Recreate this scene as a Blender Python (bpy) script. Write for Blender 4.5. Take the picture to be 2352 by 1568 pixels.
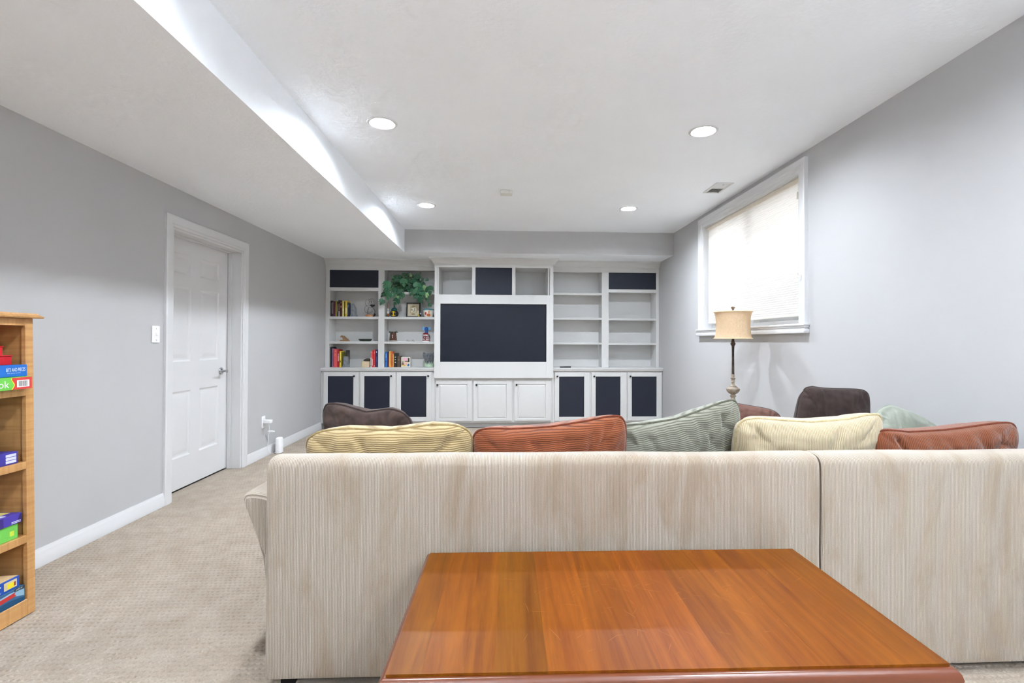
import bpy, bmesh, math, random
import numpy as np
from mathutils import Matrix, Vector, noise

for _o in list(bpy.data.objects):
    bpy.data.objects.remove(_o, do_unlink=True)
SC = bpy.context.scene
COL = SC.collection
PI = math.pi

# ---------------------------------------------------------------- camera
F_PX, YAW, PITCH, ROLL = 1130.0, 0.050, 0.009, 0.003
PPX, PPY = 1205.547, 773.830
_f = Vector((math.sin(YAW) * math.cos(PITCH), math.cos(YAW) * math.cos(PITCH), math.sin(PITCH)))
_r = Vector((math.cos(YAW), -math.sin(YAW), 0))
_u = _r.cross(_f)
_r, _u = _r * math.cos(ROLL) + _u * math.sin(ROLL), _u * math.cos(ROLL) - _r * math.sin(ROLL)
_cd = bpy.data.cameras.new('camera')
CAM = bpy.data.objects.new('camera', _cd)
COL.objects.link(CAM)
_m = Matrix((_r, _u, -_f)).transposed().to_4x4()
_m.translation = (0, 0, 1.205)
CAM.matrix_world = _m
_cd.sensor_fit = 'HORIZONTAL'
_cd.sensor_width = 36
_cd.lens = F_PX / 2352 * 36
_cd.shift_x = (1176 - PPX) / 2352
_cd.shift_y = (PPY - 784) / 2352
_cd.clip_start = 0.02
SC.camera = CAM

# ---------------------------------------------------------------- daylight, exposure
W = bpy.data.worlds.new('overcast_sky')
SC.world = W
W.use_nodes = True
_bg = W.node_tree.nodes['Background']
_bg.inputs[0].default_value = (1.0, 0.99, 0.97, 1)
_bg.inputs[1].default_value = 0.30
LAMP_STRENGTH = 156.0       # downlight lenses
FILL_STRENGTH = 122.0     # added fill uplights behind the camera
LAMP_COLOR = (0.865, 0.94, 1.02)
vs = SC.view_settings
vs.view_transform = 'Standard'
vs.look = 'None'
vs.gamma = 1
vs.use_curve_mapping = False
vs.exposure = 2.80
CYC = SC.cycles
CYC.max_bounces = 9
CYC.diffuse_bounces = 7
CYC.glossy_bounces = 3
CYC.transmission_bounces = 4
CYC.transparent_max_bounces = 6
CYC.caustics_reflective = False
CYC.caustics_refractive = False
CYC.use_adaptive_sampling = True
CYC.adaptive_threshold = 0.08
CYC.use_light_tree = False
CYC.adaptive_min_samples = 16

# ---------------------------------------------------------------- room numbers
XL, XR = -2.45, 2.30
YF, YB = -3.4, 7.31
ZC, ZS = 2.65, 2.355
SX, SY = -1.24, 6.42          # edges of the dropped soffits
LX = (-0.787, 1.386)
LY = (5.265, 3.295, 1.34, -0.62, -2.58)

# ---------------------------------------------------------------- helpers
class MB:
    """collects geometry for one mesh"""
    def __init__(s):
        s.v, s.f, s.uv, s.mi = [], [], [], []
        s.cur = 0
    def add(s, vs_, fs, uvs=None):
        n = len(s.v)
        s.v += [tuple(p) for p in vs_]
        s.uv += list(uvs) if uvs else [(0, 0)] * len(vs_)
        s.f += [tuple(i + n for i in f) for f in fs]
        s.mi += [s.cur] * len(fs)
        return s
    def box(s, x0, x1, y0, y1, z0, z1, b=0.0, seg=1):
        if b <= 0:
            v = [(x, y, z) for z in (z0, z1) for y in (y0, y1) for x in (x0, x1)]
            f = [(0, 2, 3, 1), (4, 5, 7, 6), (0, 1, 5, 4), (2, 6, 7, 3), (0, 4, 6, 2), (1, 3, 7, 5)]
            return s.add(v, f)
        bm = bmesh.new()
        bmesh.ops.create_cube(bm, size=1)
        for q in bm.verts:
            q.co = ((x0 + x1) / 2 + q.co.x * (x1 - x0), (y0 + y1) / 2 + q.co.y * (y1 - y0), (z0 + z1) / 2 + q.co.z * (z1 - z0))
        bmesh.ops.bevel(bm, geom=bm.edges[:], offset=b, segments=seg, profile=0.5, affect='EDGES')
        return s.bm(bm)
    def bm(s, bm):
        bm.verts.index_update()
        s.add([q.co[:] for q in bm.verts], [[q.index for q in f.verts] for f in bm.faces])
        bm.free()
        return s
    def prism(s, poly, axis, a, b):
        """poly: 2D points; axis 'x': (y,z), 'y': (x,z), 'z': (x,y)"""
        n = len(poly)
        def P(p, t):
            return {'x': (t, p[0], p[1]), 'y': (p[0], t, p[1]), 'z': (p[0], p[1], t)}[axis]
        v = [P(p, a) for p in poly] + [P(p, b) for p in poly]
        f = [(i, (i + 1) % n, n + (i + 1) % n, n + i) for i in range(n)]
        f += [tuple(range(n))[::-1], tuple(range(n, 2 * n))]
        return s.add(v, f)
    def lathe(s, prof, c=(0, 0, 0), seg=28, axis='z', cap=True):
        v, f = [], []
        for r, z in prof:
            for k in range(seg):
                a = 2 * PI * k / seg
                p = (r * math.cos(a), r * math.sin(a), z)
                if axis == 'y': p = (p[0], p[2], p[1])
                if axis == 'x': p = (p[2], p[0], p[1])
                v.append((p[0] + c[0], p[1] + c[1], p[2] + c[2]))
        for i in range(len(prof) - 1):
            for k in range(seg):
                k2 = (k + 1) % seg
                f.append((i * seg + k, i * seg + k2, (i + 1) * seg + k2, (i + 1) * seg + k))
        if cap:
            f.append(tuple(range(seg))[::-1])
            f.append(tuple(range((len(prof) - 1) * seg, len(prof) * seg)))
        return s.add(v, f)
    def tube(s, pts, r, seg=8, closed=False):
        pts = [Vector(p) for p in pts]
        n = len(pts)
        rs = r if isinstance(r, (list, tuple)) else [r] * n
        v, f = [], []
        up = None
        for i, p in enumerate(pts):
            if closed:
                t = pts[(i + 1) % n] - pts[i - 1]
            else:
                t = pts[min(i + 1, n - 1)] - pts[max(i - 1, 0)]
            t.normalize()
            if up is None:
                up = Vector((0, 0, 1)) if abs(t.z) < 0.9 else Vector((1, 0, 0))
            a = t.cross(up).normalized()
            up = a.cross(t).normalized()
            for k in range(seg):
                q = 2 * PI * k / seg
                v.append(p + (a * math.cos(q) + up * math.sin(q)) * rs[i])
        m = n if closed else n - 1
        for i in range(m):
            j = (i + 1) % n
            for k in range(seg):
                k2 = (k + 1) % seg
                f.append((i * seg + k, i * seg + k2, j * seg + k2, j * seg + k))
        if not closed:
            f.append(tuple(range(seg))[::-1])
            f.append(tuple(range((n - 1) * seg, n * seg)))
        return s.add(v, f)
    def ball(s, c, r, seg=20, rings=12):
        r = r if isinstance(r, (list, tuple)) else (r, r, r)
        prof = [(math.sin(PI * i / rings), -math.cos(PI * i / rings)) for i in range(rings + 1)]
        prof[0] = (0.001, -1); prof[-1] = (0.001, 1)
        n = len(s.v)
        s.lathe(prof, seg=seg)
        for i in range(n, len(s.v)):
            p = s.v[i]
            s.v[i] = (c[0] + p[0] * r[0], c[1] + p[1] * r[1], c[2] + p[2] * r[2])
        return s
    def sweep(s, path, prof, closed=False, plane='z', flip=1):
        """path: 2D points, profile: (outward offset, height). plane 'z': path in xy, height z;
        plane 'x': path in (y,z), height along x; plane 'y': path in (x,z), height along y"""
        n, m = len(path), len(prof)
        v, f = [], []
        for i in range(n):
            p = Vector(path[i])
            a = Vector(path[i - 1]) if (closed or i > 0) else None
            b = Vector(path[(i + 1) % n]) if (closed or i < n - 1) else None
            d1 = (p - a).normalized() if a is not None else None
            d2 = (b - p).normalized() if b is not None else None
            d1 = d1 if d1 is not None else d2
            d2 = d2 if d2 is not None else d1
            n1 = Vector((d1.y, -d1.x)) * flip
            n2 = Vector((d2.y, -d2.x)) * flip
            w = (n1 + n2)
            w = w / max(1e-6, w.dot(n1))
            for o, h in prof:
                q = p + w * o
                v.append({'z': (q.x, q.y, h), 'x': (h, q.x, q.y), 'y': (q.x, h, q.y)}[plane])
        k = n if closed else n - 1
        for i in range(k):
            j = (i + 1) % n
            for t in range(m - 1):
                f.append((i * m + t, j * m + t, j * m + t + 1, i * m + t + 1))
            f.append((i * m + m - 1, j * m + m - 1, j * m, i * m))
        if not closed:
            f.append(tuple(range(m)))
            f.append(tuple(range((n - 1) * m, n * m))[::-1])
        return s.add(v, f)
    def xf(s, mat, start=0):
        for i in range(start, len(s.v)):
            s.v[i] = tuple(mat @ Vector(s.v[i]))
        return s

def mesh_of(mb, name, mats, off=(0, 0, 0), sharp=35, fix=True):
    me = bpy.data.meshes.new(name)
    v = [(p[0] - off[0], p[1] - off[1], p[2] - off[2]) for p in mb.v]
    me.from_pydata(v, [], mb.f)
    for m in (mats if isinstance(mats, (list, tuple)) else [mats]):
        me.materials.append(m)
    if any(mb.mi):
        me.polygons.foreach_set('material_index', mb.mi)
    if any(u != (0, 0) for u in mb.uv):
        lay = me.uv_layers.new(name='UVMap')
        idx = np.empty(len(me.loops), dtype=np.int32)
        me.loops.foreach_get('vertex_index', idx)
        uv = np.array(mb.uv, dtype=np.float32)[idx]
        lay.data.foreach_set('uv', uv.ravel())
    if fix:
        bm = bmesh.new(); bm.from_mesh(me)
        bmesh.ops.recalc_face_normals(bm, faces=bm.faces[:])
        bm.to_mesh(me); bm.free()
    me.polygons.foreach_set('use_smooth', [True] * len(me.polygons))
    me.set_sharp_from_angle(angle=math.radians(sharp))
    me.update()
    return me

ORI = {}
def thing(name, label, cat, loc=(0, 0, 0), rot=(0, 0, 0), group=None, world=True):
    """an Empty at the thing's base; world=True: its parts are given in world coordinates"""
    o = bpy.data.objects.new(name, None)
    COL.objects.link(o)
    o.empty_display_size = 0.05
    o.location = loc
    o.rotation_euler = rot
    ORI[o] = Vector(loc) if world else Vector((0, 0, 0))
    tag(o, label, cat, group)
    return o
def tag(o, label=None, cat=None, group=None, kind=None):
    if label: o['label'] = label
    if cat: o['category'] = cat
    if group: o['group'] = group
    if kind: o['kind'] = kind
    return o
def obj(name, mb, mats, parent=None, sharp=35, fix=True, label=None, off=None):
    """one mesh object; without a parent its origin is put at the base of its bounds"""
    if parent is not None:
        o_ = ORI[parent]
    elif off is not None:
        o_ = Vector(off)
    else:
        a = np.array(mb.v)
        o_ = Vector(((a[:, 0].min() + a[:, 0].max()) / 2, (a[:, 1].min() + a[:, 1].max()) / 2, a[:, 2].min()))
    me = mesh_of(mb, name, mats, o_, sharp, fix)
    o = bpy.data.objects.new(name, me)
    COL.objects.link(o)
    if parent is not None:
        o.parent = parent
        ORI[o] = ORI[parent]
    else:
        o.location = o_
        ORI[o] = o_
    if label: o['label'] = label
    return o
def inst(name, me, parent, mat4):
    o = bpy.data.objects.new(name, me)
    COL.objects.link(o)
    o.parent = parent
    o.matrix_local = mat4
    ORI[o] = ORI[parent]
    return o
_txt = {}
def text_mesh(body, size, depth=0.0):
    cu = bpy.data.curves.new('lettering', 'FONT')
    cu.body = body
    cu.size = size
    cu.extrude = depth
    cu.resolution_u = 3
    ob = bpy.data.objects.new('lettering', cu)
    COL.objects.link(ob)
    dg = bpy.context.evaluated_depsgraph_get()
    me = bpy.data.meshes.new_from_object(ob.evaluated_get(dg))
    bpy.data.objects.remove(ob, do_unlink=True)
    bpy.data.curves.remove(cu)
    return me

# ---------------------------------------------------------------- materials
def lin(c):
    return tuple(((x / 255) / 12.92 if x / 255 <= 0.04045 else ((x / 255 + 0.055) / 1.055) ** 2.4) for x in c)
class N:
    """small node-graph writer"""
    def __init__(s, name):
        s.m = bpy.data.materials.new(name)
        s.m.use_nodes = True
        s.t = s.m.node_tree
        s.b = s.t.nodes['Principled BSDF']
        s.out = s.t.nodes['Material Output']
        s._tc = None
    def n(s, kind, **kw):
        q = s.t.nodes.new(kind)
        for k, v in kw.items():
            setattr(q, k, v)
        return q
    def l(s, a, b):
        s.t.links.new(a, b)
    @property
    def tc(s):
        if s._tc is None: s._tc = s.n('ShaderNodeTexCoord')
        return s._tc
    def coord(s, kind='Object', scale=(1, 1, 1), rot=(0, 0, 0)):
        mp = s.n('ShaderNodeMapping')
        mp.inputs['Scale'].default_value = scale
        mp.inputs['Rotation'].default_value = rot
        s.l(s.tc.outputs[kind], mp.inputs['Vector'])
        return mp.outputs[0]
    def noise(s, vec, scale, detail=3, rough=0.55, dist=0):
        q = s.n('ShaderNodeTexNoise')
        q.inputs['Scale'].default_value = scale
        q.inputs['Detail'].default_value = detail
        q.inputs['Roughness'].default_value = rough
        q.inputs['Distortion'].default_value = dist
        s.l(vec, q.inputs['Vector'])
        return q.outputs['Fac']
    def ramp(s, fac, stops, interp='LINEAR'):
        q = s.n('ShaderNodeValToRGB')
        q.color_ramp.interpolation = interp
        e = q.color_ramp.elements
        while len(e) < len(stops): e.new(0.5)
        for i, (p, c) in enumerate(stops):
            e[i].position = p
            e[i].color = (c, c, c, 1) if isinstance(c, (int, float)) else (*c[:3], 1)
        s.l(fac, q.inputs[0])
        return q.outputs[0]
    def math(s, op, a, b=0.0, clamp=False):
        q = s.n('ShaderNodeMath', operation=op, use_clamp=clamp)
        for i, x in enumerate((a, b)):
            if isinstance(x, (int, float)): q.inputs[i].default_value = x
            else: s.l(x, q.inputs[i])
        return q.outputs[0]
    def madd(s, a, b, c):
        q = s.n('ShaderNodeMath', operation='MULTIPLY_ADD')
        for i, x in enumerate((a, b, c)):
            if isinstance(x, (int, float)): q.inputs[i].default_value = x
            else: s.l(x, q.inputs[i])
        return q.outputs[0]
    def mix(s, fac, a, b, mode='MIX'):
        q = s.n('ShaderNodeMix', data_type='RGBA', blend_type=mode)
        for i, x in ((0, fac), (6, a), (7, b)):
            if isinstance(x, (int, float)): q.inputs[i].default_value = x
            elif isinstance(x, tuple): q.inputs[i].default_value = (*x[:3], 1)
            else: s.l(x, q.inputs[i])
        return q.outputs[2]
    def bump(s, h, strength, dist=0.01, prev=None):
        q = s.n('ShaderNodeBump')
        q.inputs['Strength'].default_value = strength
        q.inputs['Distance'].default_value = dist
        s.l(h, q.inputs['Height'])
        if prev is not None: s.l(prev, q.inputs['Normal'])
        return q.outputs[0]
    def fin(s, color=None, rough=None, normal=None, spec=None, metal=None, **kw):
        for k, x in (('Base Color', color), ('Roughness', rough), ('Normal', normal), ('Specular IOR Level', spec), ('Metallic', metal)) + tuple(kw.items()):
            if x is None: continue
            if isinstance(x, tuple): s.b.inputs[k].default_value = (*x[:3], 1)
            elif isinstance(x, (int, float)): s.b.inputs[k].default_value = x
            else: s.l(x, s.b.inputs[k])
        return s.m
def paint(name, rgb, rough=0.5, var=0.03, scale=6.0, bump=0.0, bscale=60, spec=0.35, metal=0.0, **kw):
    """plain painted / moulded surface with slight tonal variation and fine relief"""
    g = N(name)
    c = lin(rgb)
    v = g.coord('Object')
    f = g.noise(v, scale, 2)
    lo = tuple(max(0, x * (1 - var)) for x in c); hi = tuple(min(1, x * (1 + var)) for x in c)
    col = g.ramp(f, [(0.3, lo), (0.7, hi)])
    nm = g.bump(g.noise(v, bscale, 3), bump, 0.004) if bump else None
    return g.fin(col, rough, nm, spec, metal, **kw)
MATS = {}
def flat(rgb, rough=0.5, **kw):
    k = (tuple(rgb), rough, tuple(sorted(kw.items())))
    if k not in MATS:
        MATS[k] = paint('paint_%d_%d_%d' % tuple(rgb), rgb, rough, var=0.04, scale=30, **kw)
    return MATS[k]

def corduroy(name, rgb, groove, spacing, nap, depth=0.0016, nap_scale=(9, 2.2), rough=0.9, streak=0.55, relief=0.55):
    g = N(name)
    sp = g.n('ShaderNodeSeparateXYZ')
    g.l(g.tc.outputs['UV'], sp.inputs[0])
    wob = g.noise(g.coord('UV', (3, 3, 1)), 6, 2)
    u = g.math('ADD', sp.outputs[0], g.math('MULTIPLY', g.math('SUBTRACT', wob, 0.5), spacing * 0.5))
    w = g.math('SINE', g.math('MULTIPLY', u, 2 * PI / spacing))
    w01 = g.madd(w, 0.5, 0.5)
    npv = g.noise(g.coord('UV', (nap_scale[0], nap_scale[1], 1)), 1.0, 5, 0.6, 0.7)
    patch = g.ramp(npv, [(0.44, 0.0), (0.64, 1.0)])
    fine = g.noise(g.coord('UV', (1, 1, 1)), 420, 2)
    base = g.mix(g.math('MULTIPLY', patch, streak), lin(rgb), lin(nap))
    wcol = g.ramp(w01, [(0.0, 0.0), (0.62, 1.0)])
    keep = g.madd(patch, -0.55, 1.0)
    col = g.mix(g.math('MULTIPLY', g.math('SUBTRACT', 1.0, wcol), keep), base, lin(groove))
    col = g.mix(0.25, col, g.ramp(fine, [(0.3, 0.25), (0.7, 0.8)]), 'OVERLAY')
    h = g.math('ADD', g.math('POWER', w01, 0.6), g.math('MULTIPLY', fine, 0.35))
    nm = g.bump(h, relief, depth)
    return g.fin(col, rough, nm, 0.15, **{'Sheen Weight': 0.35, 'Sheen Roughness': 0.5})

def suede(name, rgb, dark, scale=14, rough=0.92):
    g = N(name)
    v = g.coord('Object')
    a = g.noise(v, scale, 5, 0.62, 0.6)
    f = g.noise(v, 500, 2)
    col = g.mix(g.ramp(a, [(0.35, 0.0), (0.7, 1.0)]), lin(dark), lin(rgb))
    return g.fin(col, rough, g.bump(f, 0.25, 0.001), 0.06, **{'Sheen Weight': 0.12, 'Sheen Roughness': 0.6})

def wood(name, rgb, dark, axis=1, scale=1.0, rough=0.35, contrast=0.6, figure=False, coat=0.0, rnd=0.0, spec=0.5):
    """long-grained wood, grain along axis; figure adds cross ripples (tiger maple)"""
    g = N(name)
    sc = [26 * scale] * 3
    sc[axis] = 1.6 * scale
    v = g.coord('Object', tuple(sc))
    oi = g.n('ShaderNodeObjectInfo')
    sh = g.n('ShaderNodeVectorMath', operation='ADD')
    g.l(v, sh.inputs[0])
    cb = g.n('ShaderNodeCombineXYZ')
    m_ = g.math('MULTIPLY', oi.outputs['Random'], 40.0)
    for i in range(3): g.l(m_, cb.inputs[i])
    g.l(cb.outputs[0], sh.inputs[1])
    a = g.noise(sh.outputs[0], 1.0, 6, 0.6, 0.9)
    fine = g.noise(sh.outputs[0], 7.0, 3, 0.6)
    fac = g.ramp(a, [(0.32, 0.0), (0.72, 1.0)])
    col = g.mix(g.math('MULTIPLY', fac, contrast), lin(rgb), lin(dark))
    col = g.mix(g.math('MULTIPLY', g.ramp(fine, [(0.45, 0.0), (0.75, 1.0)]), 0.25 * contrast), col, lin(dark))
    if figure:
        s2 = [3.0] * 3
        s2[axis] = 55
        rip = g.noise(g.coord('Object', tuple(s2)), 1.0, 3, 0.5, 0.5)
        col = g.mix(g.math('MULTIPLY', g.ramp(rip, [(0.42, 0.0), (0.68, 1.0)]), 0.55), col, lin(dark))
    if rnd:
        hs = g.n('ShaderNodeHueSaturation')
        g.l(col, hs.inputs['Color'])
        g.l(g.madd(oi.outputs['Random'], rnd, 1.0 - rnd / 2), hs.inputs['Value'])
        g.l(g.madd(oi.outputs['Random'], -0.018, 0.509), hs.inputs['Hue'])
        col = hs.outputs[0]
    nm = g.bump(fine, 0.06, 0.002)
    return g.fin(col, rough, nm, spec, **({'Coat Weight': coat, 'Coat Roughness': 0.12} if coat else {}))

# ================================================================ THE ROOM
M_WALL = paint('wall_paint', (185, 185, 186), 0.75, var=0.012, scale=2.0, bump=0.0, bscale=260, spec=0.2)
M_CEIL = paint('ceiling_paint', (242, 246, 251), 0.85, var=0.01, scale=2.0, bump=0.45, bscale=42, spec=0.1)
M_TRIM = paint('white_trim', (212, 212, 213), 0.35, var=0.008, scale=3.0, spec=0.4)
M_CAB = paint('white_cabinet', (207, 207, 206), 0.38, var=0.008, scale=3.0, spec=0.4)

# floor slab and carpet
tag(obj('floor', MB().box(XL - 0.15, XR + 0.2, YF - 0.15, YB + 0.15, -0.12, -0.012), paint('concrete', (150, 148, 144), 0.9, 0.1)), kind='structure')

def carpet():
    g = N('beige_patterned_carpet')
    v = g.coord('Object')
    big = g.noise(v, 1.7, 4, 0.6, 0.4)
    mid = g.noise(v, 9.0, 4, 0.65)
    tuft = g.noise(v, 160.0, 3, 0.6)
    col = g.mix(g.ramp(mid, [(0.36, 0.0), (0.66, 1.0)]), lin((172, 160, 146)), lin((157, 144, 129)))
    col = g.mix(g.math('MULTIPLY', g.ramp(big, [(0.4, 0.0), (0.65, 1.0)]), 0.4), col, lin((148, 134, 119)))
    col = g.mix(0.5, col, g.ramp(tuft, [(0.25, 0.34), (0.75, 0.68)]), 'OVERLAY')
    nm = g.bump(tuft, 0.6, 0.003)
    mat = g.fin(col, 0.95, nm, 0.1, **{'Sheen Weight': 0.1})
    rnd = np.random.default_rng(3)
    vs_, fs_, base = [], [], 0
    def patch(x0, x1, y0, y1, dx, dy, relief):
        nonlocal base
        nx, ny = max(2, int(round((x1 - x0) / dx)) + 1), max(2, int(round((y1 - y0) / dy)) + 1)
        X, Y = np.meshgrid(np.linspace(x0, x1, nx), np.linspace(y0, y1, ny))
        if relief:
            px, py = 0.0235, 0.0275
            row = np.round(Y / py)
            fx = X / px + 0.5 * (row % 2) + 0.12 * np.sin(row * 1.7)
            fx = fx - np.round(fx)
            fy = Y / py - row
            pit = np.exp(-((fx / 0.25) ** 2 + ((fy + 0.10 * np.cos(fx * 4.0)) / 0.15) ** 2))
            lane = np.exp(-(((np.abs(fy) - 0.5) / 0.10) ** 2)) * 0.35
            Z = -0.0110 * pit - 0.0022 * lane + rnd.normal(0, 0.0006, X.shape)
        else:
            Z = np.zeros_like(X)
        vs_.append(np.stack([X, Y, Z], -1).reshape(-1, 3))
        i = np.arange(nx * ny).reshape(ny, nx)
        q = np.stack([i[:-1, :-1], i[:-1, 1:], i[1:, 1:], i[1:, :-1]], -1).reshape(-1, 4) + base
        fs_.append(q)
        base += nx * ny
    patch(XL, -0.70, 1.45, 3.6, 0.0042, 0.0034, True)
    patch(XL, -0.70, 3.6, 6.90, 0.0062, 0.0055, True)
    patch(0.85, XR, 1.20, 1.80, 0.0048, 0.0048, True)
    patch(XL, 0.85, YF, 1.45, 0.25, 0.25, False)
    patch(0.85, XR, YF, 1.20, 0.25, 0.25, False)
    patch(-0.70, 0.85, 1.45, 6.90, 0.25, 0.25, False)
    patch(0.85, XR, 1.80, 6.90, 0.25, 0.25, False)
    V = np.concatenate(vs_); Q = np.concatenate(fs_)
    me = bpy.data.meshes.new('carpet')
    me.vertices.add(len(V)); me.vertices.foreach_set('co', V.astype(np.float32).ravel())
    me.loops.add(len(Q) * 4); me.loops.foreach_set('vertex_index', Q.astype(np.int32).ravel())
    me.polygons.add(len(Q))
    me.polygons.foreach_set('loop_start', np.arange(0, len(Q) * 4, 4, dtype=np.int32))
    me.update(calc_edges=True)
    me.polygons.foreach_set('use_smooth', np.ones(len(Q), dtype=bool))
    me.materials.append(mat)
    o = bpy.data.objects.new('carpet', me)
    COL.objects.link(o)
    tag(o, 'beige looped wall to wall carpet with a small dimpled pattern', 'carpet', kind='stuff')
    return mat
CARPET_MAT = carpet()

# walls
DY0, DY1, DZ = 3.80, 4.80, 2.055      # door opening
WY0, WY1, WZ0, WZ1 = 3.667, 5.442, 1.345, 2.517   # window opening
wl = MB()
wl.box(XL - 0.15, XL, YF - 0.15, DY0, -0.1, ZC)
wl.box(XL - 0.15, XL, DY1, YB + 0.15, -0.1, ZC)
wl.box(XL - 0.15, XL, DY0, DY1, DZ, ZC)
tag(obj('wall_left', wl, M_WALL), kind='structure')
wr = MB()
wr.box(XR, XR + 0.2, YF - 0.15, WY0, -0.1, ZC + 0.2)
wr.box(XR, XR + 0.2, WY1, YB + 0.15, -0.1, ZC + 0.2)
wr.box(XR, XR + 0.2, WY0, WY1, -0.1, WZ0)
wr.box(XR, XR + 0.2, WY0, WY1, WZ1, ZC + 0.2)
tag(obj('wall_right', wr, M_WALL), kind='structure')
tag(obj('wall_back', MB().box(XL, XR, YB, YB + 0.15, -0.1, ZC), M_WALL), kind='structure')
tag(obj('wall_front', MB().box(XL, XR, YF - 0.15, YF, -0.1, ZC), M_WALL), kind='structure')

# ceiling with round openings for the recessed lights
HOLE_R = 0.078
ce = MB()
xs = sorted([SX] + [x + d for x in LX for d in (-0.15, 0.15)] + [XR])
ys = sorted([YF] + [y + d for y in LY for d in (-0.15, 0.15)] + [SY])
for i in range(len(xs) - 1):
    for j in range(len(ys) - 1):
        cx, cy = (xs[i] + xs[i + 1]) / 2, (ys[j] + ys[j + 1]) / 2
        if any(abs(cx - a) < 0.01 for a in LX) and any(abs(cy - b) < 0.01 for b in LY):
            n = 32
            inner = [(cx + HOLE_R * math.cos(2 * PI * k / n), cy + HOLE_R * math.sin(2 * PI * k / n), ZC) for k in range(n)]
            outer = []
            for k in range(n):
                a, b = math.cos(2 * PI * k / n), math.sin(2 * PI * k / n)
                q = 0.15 / max(abs(a), abs(b))
                outer.append((cx + a * q, cy + b * q, ZC))
            ce.add(inner + outer, [(k, n + k, n + (k + 1) % n, (k + 1) % n) for k in range(n)])
        else:
            ce.add([(xs[i], ys[j], ZC), (xs[i + 1], ys[j], ZC), (xs[i + 1], ys[j + 1], ZC), (xs[i], ys[j + 1], ZC)], [(0, 1, 2, 3)])
ceil = tag(obj('ceiling', ce, M_CEIL, fix=False), kind='structure')
sf = MB()
sf.prism([(XL, YF), (SX, YF), (SX, SY), (XR, SY), (XR, YB), (XL, YB)], 'z', ZS, ZC + 0.02)
obj('soffit', sf, [M_CEIL], ceil)
# soffit faces carry the ceiling paint below and the wall paint on the far drop
_so = ceil.children[0]
_so.data.materials.append(M_WALL)
for p in _so.data.polygons:
    if abs(p.normal.z) < 0.5: p.material_index = 1 if abs(p.normal.y) > 0.5 else 0

# baseboards
BB = [(0.0, 0.0), (0.016, 0.0), (0.016, 0.058), (0.0135, 0.062), (0.0135, 0.074), (0.010, 0.082), (0.0075, 0.088), (0.006, 0.097), (0.0, 0.097)]
def baseboard(name, segs, sx):
    b = MB()
    for y0, y1 in segs:
        b.prism([(sx[0] + sx[1] * o, z) for o, z in BB], 'y', y0, y1)
    tag(obj(name, b, M_TRIM), kind='structure')
baseboard('baseboard_left', [(YF, 3.722), (4.888, 6.86)], (XL, 1))
baseboard('baseboard_right', [(YF, 6.86)], (XR, -1))
bf = MB().prism([(YF + o, z) for o, z in BB], 'x', XL + 0.016, XR - 0.016)
tag(obj('baseboard_front', bf, M_TRIM), kind='structure')

# ---------------------------------------------------------------- the door
CAS = [(0.0, 0.0), (0.0, 0.010), (0.006, 0.013), (0.020, 0.013), (0.024, 0.017), (0.070, 0.020), (0.080, 0.020), (0.086, 0.016), (0.086, 0.0)]
dr = bpy.data.objects.new('door_1', None); COL.objects.link(dr); dr.location = (XL, (DY0 + DY1) / 2, 0)
ORI[dr] = Vector(dr.location)
tag(dr, 'white six panel door with white casing beside the light switch', None, kind='structure')
cs = MB()
cs.sweep([(DY0, 0.0), (DY0, DZ), (DY1, DZ), (DY1, 0.0)], [(o, XL + h) for o, h in CAS], plane='x', flip=-1)
obj('door_casing', cs, M_TRIM, dr)
jb = MB()
jb.box(XL - 0.15, XL, DY0, DY0 + 0.018, 0, DZ)
jb.box(XL - 0.15, XL, DY1 - 0.018, DY1, 0, DZ)
jb.box(XL - 0.15, XL, DY0 + 0.018, DY1 - 0.018, DZ - 0.018, DZ)
jb.box(XL - 0.118, XL - 0.083, DY0 + 0.018, DY0 + 0.031, 0, DZ - 0.018, 0.002)
jb.box(XL - 0.118, XL - 0.083, DY1 - 0.031, DY1 - 0.018, 0, DZ - 0.018, 0.002)
jb.box(XL - 0.118, XL - 0.083, DY0 + 0.031, DY1 - 0.031, DZ - 0.031, DZ - 0.018, 0.002)
obj('door_jamb', jb, M_TRIM, dr)
obj('threshold_carpet', MB().box(XL - 0.13, XL - 0.001, DY0 + 0.018, DY1 - 0.018, -0.012, -0.001), CARPET_MAT, dr)
SX0 = XL - 0.120          # room-side face of the slab
sl = MB()
s_y0, s_y1, s_z0, s_z1 = DY0 + 0.021, DY1 - 0.021, 0.014, DZ - 0.021
cols = ((3.952, 4.230), (4.349, 4.630))
rows = ((0.265, 0.795), (1.034, 1.640), (1.745, 1.905))
yc = [s_y0, cols[0][0], cols[0][1], cols[1][0], cols[1][1], s_y1]
zc_ = [s_z0, rows[0][0], rows[0][1], rows[1][0], rows[1][1], rows[2][0], rows[2][1], s_z1]
for i in range(5):
    for j in range(7):
        y0, y1, z0, z1 = yc[i], yc[i + 1], zc_[j], zc_[j + 1]
        if i in (1, 3) and j in (1, 3, 5):
            continue
        sl.add([(SX0, y0, z0), (SX0, y1, z0), (SX0, y1, z1), (SX0, y0, z1)], [(0, 1, 2, 3)])
sl.box(SX0 - 0.03, SX0 - 0.014, s_y0, s_y1, s_z0, s_z1)
for a, b in ((s_y0, s_y0 + 0.001), (s_y1 - 0.001, s_y1)):
    sl.box(SX0 - 0.02, SX0, a, b, s_z0, s_z1)
sl.box(SX0 - 0.02, SX0, s_y0, s_y1, s_z0, s_z0 + 0.001)
obj('door_slab', sl, M_TRIM, dr)
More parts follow.
